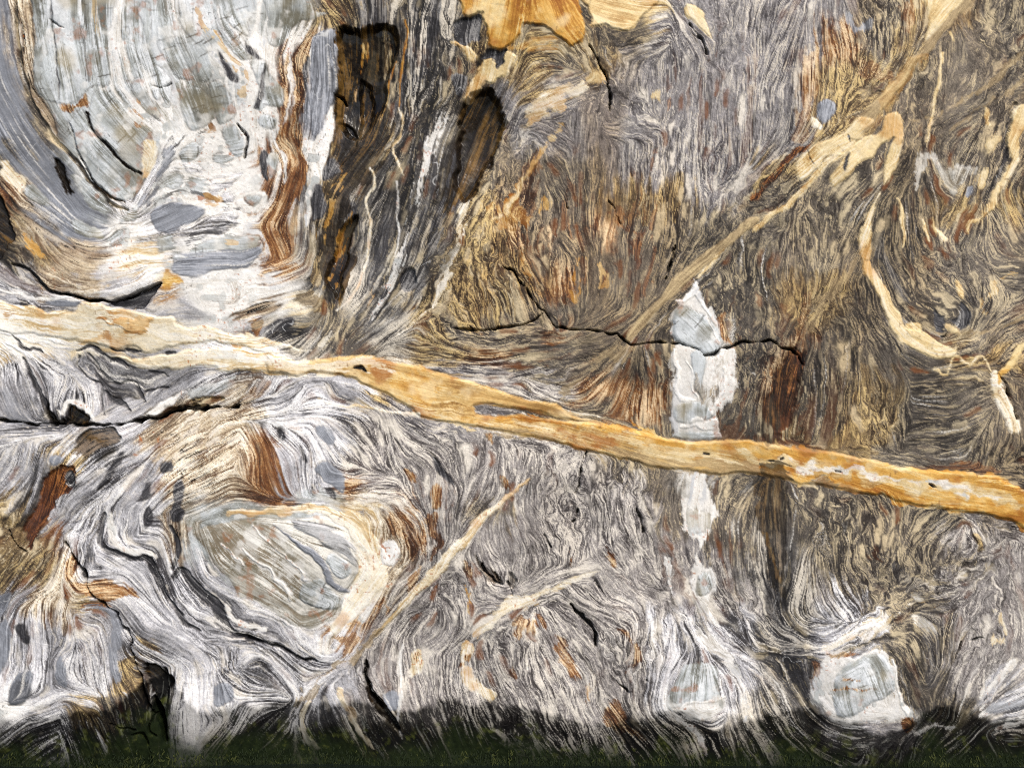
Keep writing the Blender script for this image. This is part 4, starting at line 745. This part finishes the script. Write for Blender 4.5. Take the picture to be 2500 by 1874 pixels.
S_joint = lines(.0011, .45, 8, 2.6, cross=True)
print("layering", time.time() - T0)

# ------------------------------------------------------------------ final class weights: streaky borders along the layering
for c in range(len(CL)):
    CW[c] = 0
for c in range(len(CL)):
    m = cmap[c]
    CW[c] = (m[iy, ix] * (1 - fx) + m[iy, ix + 1] * fx) * (1 - fy) + (m[iy + 1, ix] * (1 - fx) + m[iy + 1, ix + 1] * fx) * fy
    ph = .55 * (np.cos(c * 2.4) * L_r + np.sin(c * 2.4) * L_c) + .35 * np.cos(c * 1.7 + 1) * L_m
    CW[c] *= np.exp(np.clip(1.5 * ph, -5, 5))
CW **= 1.7
CW /= CW.sum(0) + 1e-6

HT = np.zeros((NY, NX), np.float32)      # relief in metres towards the camera
WET = np.zeros((NY, NX), np.float32)
RIM = np.zeros((NY, NX), np.float32)
masses = list(MASSES)
MASSID = np.zeros((NY, NX), np.int32)
for k, key in enumerate(masses):
    if MASSES[key][1]:
        q = tp('P', MASSES[key][1])
        MASSID[sd_poly(X + 16 * NA, Y + 16 * NB, q) < 0] = k
PARTID[:] = MASSID
FID0 = len(masses)
for i, f in enumerate(FE):
    if f['sd'] is None: continue
    sl, sd = f['sl'], f['sd']
    sdj = sd
    if f['streak']:
        sdj = sd + 6 * L_r[sl] + 3 * L_m[sl]
    elif f['amt'] < .95:
        sdj = sd + 3.5 * L_r[sl] + 2 * L_f[sl]
    else:
        sdj = sd + (1.6 * L_r[sl] + 1.5 * L_x[sl] if f['cls'] in 'kru' else .9 * L_x[sl])
    m = np.clip(.5 - sdj / (2 * f['soft']), 0, 1) * f['amt']
    CW[(slice(None),) + sl] *= (1 - m)
    CW[(CI[f['cls']],) + sl] += m
    if f['h']:
        HT[sl] += f['h'] * ((.16 if f['cls'] in 'gwx' else .24) if f['h'] > 0 else .7) * sstep(-1.5, f['edge'] * .5, -sd) * (1.0 if f['part'] or f['h'] < 0 else .5)
    if f['wet']:
        WET[sl] = np.maximum(WET[sl], f['wet'] * sstep(-4, 12, -sd))
    RIM[sl] *= (1 - .8 * m)
    if f['rim']:
        RIM[sl] = np.maximum(RIM[sl], f['rim'] * np.exp(-(sdj / 2.4) ** 2) * np.clip(.55 + .9 * NB[sl] + .25 * L_x[sl], 0, 1.2))
    if f['part']:
        PARTID[sl][sd < 0] = FID0 + i
CRK = np.zeros((NY, NX), np.float32)
for p, depth in CRACKS:
    p = p.copy(); p[:, 2] *= .62; q = smooth_open(p, 4); pad = 20
    sl = window(q, pad + p[:, 2].max())
    if sl[0].stop <= sl[0].start or sl[1].stop <= sl[1].start: continue
    sd = sd_band(X[sl] + 9 * NA[sl] + .7 * L_x[sl], Y[sl] + 9 * NB[sl], q) + .8 + 2.4 * vnoise(X[sl], Y[sl], 16, 97)
    HT[sl] -= depth * sstep(3.0, -1.0, sd)
    HT[sl] -= depth * .12 * np.exp(-np.clip(sd, 0, None) / 7)
    CRK[sl] = np.maximum(CRK[sl], sstep(2.6, -.6, sd))
print("weights", time.time() - T0)

# ------------------------------------------------------------------ mineral colour
def lin(c):
    c = np.asarray(c, np.float64) / 255.0
    return np.where(c <= .04045, c / 12.92, ((c + .055) / 1.055) ** 2.4)
COL = np.zeros((NY, NX, 3), np.float32)
GV = (.55 + .75 * sstep(-.4, .4, fbm(X, Y, 130, 40, 4))).astype(np.float32)
LAMH = np.zeros((NY, NX), np.float32)
for c in CL:
    w = CW[CI[c]]
    if w.max() < .01: continue
    a, b, d, gain, _ = TEX[c]
    gn = c in 'bdpqh'
    gs, gi = (.75, .3) if gn else (.3, .2)
    calm = .35 + .75 * sstep(-.9, .7, L_q) if c in 'lnxgsmrvo' else .65 + .45 * sstep(-1.0, .6, L_q)
    z = (a * L_f + gs * L_s + b * L_m + d * L_c) * calm + .55 * d * L_b + gi * L_i
    if c in 'lx': z = z + .55 * L_b
    z = z / math.sqrt(a * a + gs * gs + b * b + d * d * 1.2 + gi * gi) * 1.15
    t = 1 / (1 + np.exp(-1.75 * gain * GV * z))
    LAMH += w * t
    pal = lin(PAL[c])
    for ch in range(3):
        COL[..., ch] += w * np.interp(t, (.04, .38, .66, .97), pal[:, ch]).astype(np.float32)
def mixc(col, amt):
    col = lin(col).astype(np.float32)
    global COL
    COL = COL * (1 - amt[..., None]) + col * amt[..., None]
def Wt(s): return sum(CW[CI[c]] for c in s)
gneiss = Wt('bdpqh'); pale = Wt('weg'); lay = Wt('ln')
# cream lozenges and dark hairlines of the gneiss, rust films along the layers
cool = Wt('pq'); pt1 = sstep(-.35, .45, fbm(X, Y, 120, 41, 3)); pt2 = sstep(-.35, .45, fbm(X, Y, 100, 42, 3)); pt3 = sstep(-.1, .5, fbm(X, Y, 150, 44, 3))
var = (1 + .2 * fbm(X, Y, 150, 45, 3) + .10 * L_b + .16 * fbm(X, Y, 40, 46, 3) + .10 * rng.standard_normal((NY, NX), dtype=np.float32)) * (gneiss + Wt('mlnkr')) + (1 - gneiss - Wt('mlnkr'))
COL *= var[..., None]
cr = np.clip(S_cream * (.25 + .75 * pt1) + S_wide * pt1 + S_lens * sstep(-.1, .4, fbm(X, Y, 140, 39, 2)) + .8 * sstep(1.15, 1.9, L_x) * (.3 + .7 * pt1), 0, 1)
mixc((216, 199, 164), cr * (gneiss + .5 * Wt('mr') + .08 * Wt('k')) * .85 * (1 - cool)); mixc((238, 230, 216), cr * (cool + .8 * lay) * .85)
mixc((240, 236, 228), S_long * pt2 * (Wt('lsmcd') + .5 * cool) * .8)
mixc((34, 29, 27), np.clip(S_dark * pt2 + .7 * sstep(1.2, 1.9, -L_x) * (.3 + .7 * pt2), 0, 1) * (gneiss + .9 * lay + .8 * Wt('mrn') + .35 * Wt('gx')) * .8)
mixc((64, 58, 48), S_joint * (Wt('g') * .8 + .5 * Wt('tyox') * pt2) * sstep(-.2, .4, fbm(X, Y, 80, 47, 2)))
mixc((120, 72, 36), S_rust * pt3 * (gneiss + lay + .5 * Wt('m')) * .75 * sstep(1950, 1500, Y))
rustp = sstep(.05, .6, fbm(X, Y, 210, 43, 3) + .15) * sstep(.9, 1.7, L_c * .6 + L_r * .8)
mixc((112, 70, 40), rustp * (gneiss + .5 * lay) * .45 * sstep(1900, 1500, Y))
# pale marble: specks of rust and dark mica
sp = vnoise(X, Y, 5.0, 51); zone = sstep(0, .55, fbm(X, Y, 90, 52, 2))
mixc((176, 100, 34), sstep(.6, .8, sp) * zone * Wt('we') * .8)
gr = rng.standard_normal((NY, NX), dtype=np.float32)
mixc((120, 112, 102), sstep(1.7, 2.6, gr) * Wt('we') * .55)
COL *= (1 + .05 * blur(gr, .6) * 1.6)[..., None]
wz = sstep(-.05, .4, fbm(X, Y, 110, 48, 3)); mixc((176, 180, 186), wz * sstep(-.1, 1.0, L_c + .4 * L_f) * Wt('w') * .7)
fr = fbm(X, Y, 26, 49, 2); frz = sstep(-.05, .35, fbm(X, Y, 150, 50, 2)) * Wt('w')
mixc((178, 182, 180), sstep(.30, .36, fr) * frz * .85); mixc((70, 62, 52), np.exp(-((fr - .31) / .025) ** 2) * frz * .6 * sstep(-.2, .3, NA))
mixc((170, 92, 24), sstep(.42, .6, fbm(X, Y, 11, 57, 3)) * sstep(.1, .5, fbm(X, Y, 120, 58, 2)) * Wt('wn') * .75)
sp2 = vnoise(X, Y, 4.4, 53)
mixc((60, 56, 52), sstep(.66, .84, sp2) * sstep(.0, .4, fbm(X, Y, 70, 54, 2)) * Wt('wg') * .7)
mixc((168, 150, 108), sstep(.1, .6, fbm(X, Y, 75, 55, 3)) * Wt('g') * .45)
mixc((200, 207, 210), sstep(.1, .6, fbm(X, Y, 90, 56, 3)) * Wt('g') * .4)
gxw = Wt('gx') + .8 * Wt('w') * (X > 1450); mg = fbm(X, Y, 38, 68, 4); COL *= (1 + .22 * mg * Wt('gx'))[..., None]
mixc((104, 98, 76), sstep(.12, .5, fbm(X, Y, 48, 69, 4)) * gxw * .5); mixc((238, 236, 230), sstep(.22, .5, fbm(X, Y, 42, 70, 4)) * Wt('gx') * .55)
mixc((160, 96, 42), sstep(.34, .6, fbm(X, Y, 30, 73, 4)) * gxw * .45)
# joints across the marble blocks
jn = np.abs(vnoise(X + .25 * Y, Y * 2.2, 70, 59)); mixc((84, 80, 70), sstep(.035, .0, jn) * sstep(.1, .5, fbm(X, Y, 100, 60, 2)) * Wt('g') * .6)
# ochre: brown blotches and pale windows
ob = fbm(X, Y, 60, 61, 4)
mixc((152, 80, 22), sstep(.05, .5, ob + .10 * L_c) * Wt('ov') * .65)
mixc((238, 218, 172), sstep(.15, .5, -ob) * Wt('oyv') * .5)
mixc((196, 140, 66), sstep(.2, .55, fbm(X, Y, 80, 62, 4)) * Wt('ye') * .5)
mixc((120, 74, 34), sstep(.64, .82, vnoise(X, Y, 6, 63)) * Wt('yeov') * .5 * sstep(-.1, .4, fbm(X, Y, 90, 64, 2)))
# white hairline veins in slate and charcoal rock
hl = np.abs(vnoise(X * .9 + .4 * Y, Y * .6 - .3 * X, 46, 65) + .25 * vnoise(X, Y, 17, 66))
mixc((214, 214, 212), sstep(.03, .0, hl) * sstep(0, .35, fbm(X, Y, 90, 67, 2)) * Wt('scg') * .75)
# broad brown water stain of the right half
st = sstep(-.1, .5, fbm(X * 1.6, Y * .55, 190, 71, 3)) * sstep(1150, 1500, X) * sstep(1500, 1150, Y) * gneiss
COL *= (1 - st[..., None] * np.array((.16, .21, .27), np.float32))
gw = sstep(-.05, .45, fbm(X * 1.5, Y * .6, 120, 72, 3) + .12 * L_b) * gneiss * (sstep(950, 1150, X) * sstep(1750, 1350, X) * sstep(150, 300, Y) * sstep(900, 700, Y) + .5 * sstep(1800, 2000, X) * sstep(1100, 900, Y)).clip(0, 1)
COL *= 1 - gw[..., None] * np.array((.0, .08, .17), np.float32)
RIMc = np.clip(RIM, 0, 1)
mixc((74, 58, 44), RIMc * .7)
mixc((30, 25, 21), CRK * .8)  # dark cracks; shadows of a ridge, hollow and lip are coloured in too

# ------------------------------------------------------------------ dark tide film and algae staining near the water
wl = np.interp(gx, [-70,0,120,250,330,400,470,600,700,800,850,950,1060,1110,1180,1230,1300,1400,1550,1650,1750,1850,1950,2050,2150,2230,2300,2370,2430,2500,2570],
               [1770,1775,1752,1742,1690,1640,1735,1722,1712,1716,1722,1738,1732,1708,1704,1712,1744,1756,1752,1748,1768,1750,1752,1764,1788,1760,1724,1745,1752,1742,1740]).astype(np.float32)
yrel = Y - wl[None] + 12 + 32 * fbm(X, Y, 85, 81, 4) + 3 * L_r
film = sstep(-6, 13, yrel)
lum = COL.mean(2); keep = sstep(.34, .7, lum + .05 * L_m)
fd = film * (.90 + .07 * sstep(20, 90, yrel)) * (1 - (.30 - .16 * sstep(40, 110, yrel)) * keep)
COL *= (1 - fd)[..., None]
COL += (film * (1 - sstep(90, 150, yrel)) * sstep(.9, 1.8, L_m + .5 * L_f))[..., None] * np.array((.05, .052, .046), np.float32)
gp = fbm(X * 1.4, Y * .7, 70, 82, 3)
grn = film * sstep(50, 125, yrel + 45 * gp)
grn = np.maximum(grn, .35 * sstep(-70, 60, yrel) * sstep(.3, .65, fbm(X, Y, 60, 83, 3)))
bri = film * sstep(30, 80, yrel + 40 * gp) * (1 - sstep(95, 130, yrel)) * sstep(.05, .8, fbm(X, Y, 15, 84, 3) + .12 * L_f)
COL = COL * (1 - .5 * bri[..., None]) + .5 * bri[..., None] * np.array((.10, .115, .028), np.float32)
grn = grn * (1 - .75 * bri)
ALG = np.clip(grn, 0, 1).astype(np.float32)
WET = np.maximum(WET, .12 * film)

# ------------------------------------------------------------------ relief
MACRO = [(870,220,-.10,110),(1150,330,-.08,100),(840,600,-.07,90),(980,420,.04,60),(1110,560,.03,70),(300,330,.05,160),(480,150,.05,200),
 (60,470,-.05,120),(250,680,.08,110),(380,960,-.07,130),(100,950,-.05,120),(300,1130,.04,110),(60,1180,-.05,70),(700,1330,.06,170),
 (1350,700,.06,160),(1250,930,-.03,110),(1640,880,.04,130),(1780,1180,-.06,120),(2200,1200,-.05,220),(2300,850,.05,200),(1500,250,.05,260),
 (2050,300,.04,220),(1650,1650,.06,130),(2090,1640,.07,130),(1880,1560,-.06,110),(1250,1500,.05,190),(1000,1600,-.04,120),(400,1650,-.09,60),
 (300,1780,.06,110),(700,1800,-.05,140),(1900,700,-.03,160),(1320,20,.05,120),(2420,1600,.04,140),(150,1600,.04,140)]
for mx, my, mh, mr in MACRO:
    HT += .75 * mh * np.exp(-((X - mx) ** 2 + (Y - my) ** 2) / (2 * (mr * .75) ** 2)).astype(np.float32)
HT += .05 * fbm(X, Y, 420, 91, 3) + .012 * fbm(X, Y, 90, 92, 3)
HT += (.0008 * L_c + .0012 * L_b + .0004 * L_m + .0002 * L_f) * (.35 + .9 * (gneiss + lay + Wt('mrk') * .8)).clip(0, 1.2)
HT += .0012 * fbm(X, Y, 9, 93, 2)
HT -= RIMc * .004
print("colour", time.time() - T0)

# ------------------------------------------------------------------ full sheet: traced part plus coarser wall that goes on past the frame
def axis(n, before, after, step):
    k = int(round(step / ST))
    a = [-i for i in range(before, 0, -k)]; b = [n - 1 + i for i in range(k, after + 1, k)]
    pos = np.array(a + list(range(n)) + b)
    per = 2 * (n - 1)
    r = np.abs(pos) % per
    r = np.where(r > n - 1, per - r, r)
    return pos, r
posx, rx_ = axis(NX, 440, 440, 22); posy, ry_ = axis(NY, 400, 0, 22)
px_full = gx[0] + posx * ST; py_full = gy[0] + posy * ST
MXn, MYn = len(posx), len(posy)
def full(a): return np.ascontiguousarray(a[ry_][:, rx_])
fX, fY = np.meshgrid(px_full, py_full)
fH = full(HT)
V = np.empty((MYn, MXn, 3), np.float32)
V[..., 0] = (fX - W0 / 2) * S; V[..., 1] = -fH; V[..., 2] = (H0 - fY) * S
fF = full(film).ravel(); fC = full(COL).clip(.004, .93); fA = full(ALG); fW = full(WET)
fP = full(PARTID)
inside = ((posy >= 0) & (posy < NY))[:, None] & ((posx >= 0) & (posx < NX))[None]
fM = MASSID[np.clip(posy, 0, NY - 1)][:, np.clip(posx, 0, NX - 1)]
fP = np.where(inside, fP, fM)
# normals of the whole sheet so that neighbouring bodies meet without a seam
du = np.gradient(V, axis=1); dv = np.gradient(V, axis=0)
Nn = np.cross(dv, du); Nn /= np.linalg.norm(Nn, axis=2, keepdims=True) + 1e-9
if Nn[..., 1].mean() > 0: Nn = -Nn
idx = np.arange(MYn * MXn, dtype=np.int32).reshape(MYn, MXn)
quads = np.stack([idx[:-1, :-1], idx[1:, :-1], idx[1:, 1:], idx[:-1, 1:]], -1).reshape(-1, 4)
qpid = fP[:-1, :-1].ravel()
Vf = V.reshape(-1, 3); Nf = Nn.reshape(-1, 3).astype(np.float32); Cf = fC.reshape(-1, 3); Af = fA.ravel(); Wf = fW.ravel()

# ------------------------------------------------------------------ materials
def rock_material(name, rough, bump, grain):
    m = bpy.data.materials.new(name); m.use_nodes = True
    nt = m.node_tree; N = nt.nodes; Lk = nt.links
    b = N["Principled BSDF"]
    def n(t, **kw):
        o = N.new(t)
        for k, v in kw.items(): setattr(o, k, v)
        return o
    at = n("ShaderNodeAttribute", attribute_name="mineral"); aw = n("ShaderNodeAttribute", attribute_name="wet"); aa = n("ShaderNodeAttribute", attribute_name="algae")
    tc = n("ShaderNodeTexCoord")
    n1 = n("ShaderNodeTexNoise"); n1.inputs["Scale"].default_value = 150; n1.inputs["Detail"].default_value = 3
    n2 = n("ShaderNodeTexNoise"); n2.inputs["Scale"].default_value = 26; n2.inputs["Detail"].default_value = 5
    for q in (n1, n2): Lk.new(tc.outputs["Object"], q.inputs["Vector"])
    mr = n("ShaderNodeMapRange"); mr.inputs[1].default_value = .25; mr.inputs[2].default_value = .75
    mr.inputs[3].default_value = 1 - grain; mr.inputs[4].default_value = 1 + grain
    Lk.new(n1.outputs[0], mr.inputs[0])
    mul = n("ShaderNodeVectorMath", operation='SCALE'); Lk.new(at.outputs["Color"], mul.inputs[0]); Lk.new(mr.outputs[0], mul.inputs["Scale"])
    ramp = n("ShaderNodeValToRGB")
    e = ramp.color_ramp.elements
    e[0].position = .30; e[0].color = (.006, .010, .004, 1); e[1].position = .62; e[1].color = (.014, .021, .007, 1)
    x = e.new(.78); x.color = (.06, .068, .016, 1)
    Lk.new(n2.outputs[0], ramp.inputs[0])
    mx = n("ShaderNodeMix", data_type='RGBA'); Lk.new(mul.outputs[0], mx.inputs[6]); Lk.new(ramp.outputs[0], mx.inputs[7])
    am = n("ShaderNodeMath", operation='MULTIPLY'); am.inputs[1].default_value = .85; Lk.new(aa.outputs["Fac"], am.inputs[0]); Lk.new(am.outputs[0], mx.inputs[0])
    Lk.new(mx.outputs[2], b.inputs["Base Color"])
    r = n("ShaderNodeMapRange"); r.inputs[3].default_value = rough; r.inputs[4].default_value = .16
    Lk.new(aw.outputs["Fac"], r.inputs[0]); Lk.new(r.outputs[0], b.inputs["Roughness"])
    fm = n("ShaderNodeAttribute", attribute_name="film")
    sp = n("ShaderNodeMapRange"); sp.inputs[3].default_value = .25; sp.inputs[4].default_value = .03
    Lk.new(fm.outputs["Fac"], sp.inputs[0]); Lk.new(sp.outputs[0], b.inputs["Specular IOR Level"])
    bp = n("ShaderNodeBump"); bp.inputs["Strength"].default_value = bump; bp.inputs["Distance"].default_value = .01
    Lk.new(n2.outputs[0], bp.inputs["Height"]); Lk.new(bp.outputs[0], b.inputs["Normal"])
    return m
MAT = dict(gneiss=rock_material("gneiss", .78, .35, .16), marble=rock_material("marble", .62, .2, .07), vein=rock_material("vein_quartz", .66, .3, .10),
           slate=rock_material("slate", .6, .2, .08), wet=rock_material("wet_rock", .5, .3, .12))
MATOF = {}
for c in 'bdpqhlnm': MATOF[c] = 'gneiss'
for c in 'wgex': MATOF[c] = 'marble'
for c in 'oytv': MATOF[c] = 'vein'
for c in 'sc': MATOF[c] = 'slate'
MATOF['k'] = 'wet'; MATOF['r'] = MATOF['u'] = 'gneiss'

# ------------------------------------------------------------------ bodies as separate meshes
root = bpy.data.objects.new("rock_face", None)
scene.collection.objects.link(root)
root["label"] = "streaked marble and gneiss rock face crossed by a gold vein, rising from dark algae"
root["category"] = "rock face"; root["kind"] = "thing"
order = np.argsort(qpid, kind='stable'); qs = qpid[order]
bounds = np.searchsorted(qs, np.arange(FID0 + len(FE) + 1))
def build(name, pid, mat, parent, label):
    sel = order[bounds[pid]:bounds[pid + 1]]
    if len(sel) < 12: return None
    qd = quads[sel]
    u, inv = np.unique(qd, return_inverse=True); inv = inv.reshape(-1, 4).astype(np.int32)
    nv = len(u)
    # side walls going back into the rock
    e = np.concatenate([inv[:, [0, 1]], inv[:, [1, 2]], inv[:, [2, 3]], inv[:, [3, 0]]])
    key = np.minimum(e[:, 0], e[:, 1]).astype(np.int64) * nv + np.maximum(e[:, 0], e[:, 1])
    _, first, cnt = np.unique(key, return_index=True, return_counts=True)
    be = e[first[cnt == 1]]
    bv, binv = np.unique(be, return_inverse=True); binv = binv.reshape(-1, 2).astype(np.int32)
    nb = len(bv)
    P = Vf[u]
    top = P[bv].copy(); bot = top.copy()
    top[:, 1] += .0015; bot[:, 1] += .12 if parent is not root else .2
    co = np.concatenate([P, top, bot])
    side = np.stack([binv[:, 1] + nv, binv[:, 0] + nv, binv[:, 0] + nv + nb, binv[:, 1] + nv + nb], -1)
    lo = np.concatenate([inv, side]).astype(np.int32)
    me = bpy.data.meshes.new(name)
    me.vertices.add(len(co)); me.vertices.foreach_set("co", co.ravel())
    me.loops.add(lo.size); me.loops.foreach_set("vertex_index", lo.ravel())
    me.polygons.add(len(lo)); me.polygons.foreach_set("loop_start", np.arange(0, lo.size, 4, dtype=np.int32))
    me.polygons.foreach_set("use_smooth", np.ones(len(lo), bool))
    me.update(calc_edges=True)
    uu = np.concatenate([u, u[bv], u[bv]])
    col = np.ones((len(co), 4), np.float32); col[:, :3] = Cf[uu]
    me.attributes.new("mineral", 'FLOAT_COLOR', 'POINT').data.foreach_set("color", col.ravel())
    me.attributes.new("algae", 'FLOAT', 'POINT').data.foreach_set("value", Af[uu])
    me.attributes.new("wet", 'FLOAT', 'POINT').data.foreach_set("value", Wf[uu])
    me.attributes.new("film", 'FLOAT', 'POINT').data.foreach_set("value", fF[uu])
    nrm = Nf[uu].copy()
    me.normals_split_custom_set_from_vertices(nrm)
    me.materials.append(MAT[mat])
    o = bpy.data.objects.new(name, me)
    scene.collection.objects.link(o)
    o.parent = parent
    if label: o["label"] = label
    return o
hosts = {'R': root}
for k, key in enumerate(masses):
    nm, _, lb = MASSES[key]
    hosts[key] = build(nm, k, 'marble' if key == 'M' else 'gneiss', root, lb)
for i, f in enumerate(FE):
    if f['part'] and f['sd'] is not None:
        build(f['name'], FID0 + i, MATOF[f['cls']], hosts[f['host']], f['label'])
print("meshes", time.time() - T0)

# ------------------------------------------------------------------ algae fronds on the wet foot of the wall (one uncountable mat)
def pick(n, weight):
    w = (weight.astype(np.float64)).ravel(); cs = np.cumsum(w); cs /= cs[-1]
    return np.searchsorted(cs, rng.random(n))
wgt = ALG ** 2 * sstep(1815, 1868, Y) * (Y < 1905) * (X > -60) * (X < 2560)
NFR = 7000
pi_ = pick(NFR, wgt); pyi, pxi = np.divmod(pi_, NX)
bx = X[pyi, pxi] + rng.uniform(-1, 1, NFR); by = Y[pyi, pxi] + rng.uniform(-1, 1, NFR); bh = HT[pyi, pxi]
ln = rng.uniform(.008, .034, NFR) * (.6 + .8 * sstep(1790, 1870, by)); wd = rng.uniform(.0015, .004, NFR)
ang = rng.normal(0, .45, NFR); lift = rng.uniform(.003, .012, NFR)
b0 = np.stack([(bx - W0 / 2) * S, -bh - .001, (H0 - by) * S], -1)
dirv = np.stack([np.sin(ang), -lift / ln, -np.cos(ang)], -1)
sidev = np.stack([np.cos(ang), np.zeros(NFR), np.sin(ang)], -1)
mid = b0 + dirv * (ln * .55)[:, None]; tip = b0 + dirv * ln[:, None]; tip[:, 1] += lift * .7
co = np.stack([b0 - sidev * (wd * .5)[:, None], b0 + sidev * (wd * .5)[:, None], mid + sidev * wd[:, None], mid - sidev * wd[:, None], tip], 1).reshape(-1, 3).astype(np.float32)
base = np.arange(NFR, dtype=np.int32)[:, None] * 5
q4 = base + np.array([[0, 1, 2, 3]], np.int32); t3 = base + np.array([[3, 2, 4]], np.int32)
me = bpy.data.meshes.new("algae")
me.vertices.add(len(co)); me.vertices.foreach_set("co", co.ravel())
lo = np.concatenate([q4.ravel(), t3.ravel()])
me.loops.add(len(lo)); me.loops.foreach_set("vertex_index", lo)
me.polygons.add(2 * NFR)
me.polygons.foreach_set("loop_start", np.concatenate([np.arange(NFR) * 4, NFR * 4 + np.arange(NFR) * 3]).astype(np.int32))
me.update(calc_edges=True)
tone = np.repeat(np.clip(rng.normal(.3, .25, NFR) + .5 * (vnoise(bx, by, 24, 95) > .35), 0, 1), 5).astype(np.float32)
me.attributes.new("tone", 'FLOAT', 'POINT').data.foreach_set("value", tone)
am = bpy.data.materials.new("algae"); am.use_nodes = True
nt = am.node_tree; b = nt.nodes["Principled BSDF"]
at = nt.nodes.new("ShaderNodeAttribute"); at.attribute_name = "tone"
rp = nt.nodes.new("ShaderNodeValToRGB"); e = rp.color_ramp.elements
e[0].color = (.008, .014, .004, 1); e[1].color = (.05, .058, .014, 1); e.new(.6).color = (.014, .022, .006, 1)
nt.links.new(at.outputs["Fac"], rp.inputs[0]); nt.links.new(rp.outputs[0], b.inputs["Base Color"])
b.inputs["Roughness"].default_value = .8; b.inputs["Specular IOR Level"].default_value = .2
me.materials.append(am)
alg = bpy.data.objects.new("algae", me); scene.collection.objects.link(alg)
alg["kind"] = "stuff"; alg["label"] = "dark green algae matted along the wet foot of the rock face"; alg["category"] = "algae"

# ------------------------------------------------------------------ water at the foot
wm = bpy.data.meshes.new("water")
wm.from_pydata([(-40, -60, .012), (40, -60, .012), (40, .25, .012), (-40, .25, .012)], [], [(0, 1, 2, 3)])
wmat = bpy.data.materials.new("water"); wmat.use_nodes = True
nt = wmat.node_tree; b = nt.nodes["Principled BSDF"]
b.inputs["Base Color"].default_value = (.008, .012, .010, 1); b.inputs["Roughness"].default_value = .06; b.inputs["IOR"].default_value = 1.33
nz = nt.nodes.new("ShaderNodeTexNoise"); nz.inputs["Scale"].default_value = 9; nz.inputs["Detail"].default_value = 4
tc = nt.nodes.new("ShaderNodeTexCoord"); nt.links.new(tc.outputs["Object"], nz.inputs["Vector"])
bp = nt.nodes.new("ShaderNodeBump"); bp.inputs["Strength"].default_value = .5; bp.inputs["Distance"].default_value = .05
nt.links.new(nz.outputs[0], bp.inputs["Height"]); nt.links.new(bp.outputs[0], b.inputs["Normal"])
wm.materials.append(wmat)
wat = bpy.data.objects.new("water", wm); scene.collection.objects.link(wat)
wat["kind"] = "structure"; wat["label"] = "strip of dark water lapping the foot of the rock face"
print("done", time.time() - T0)
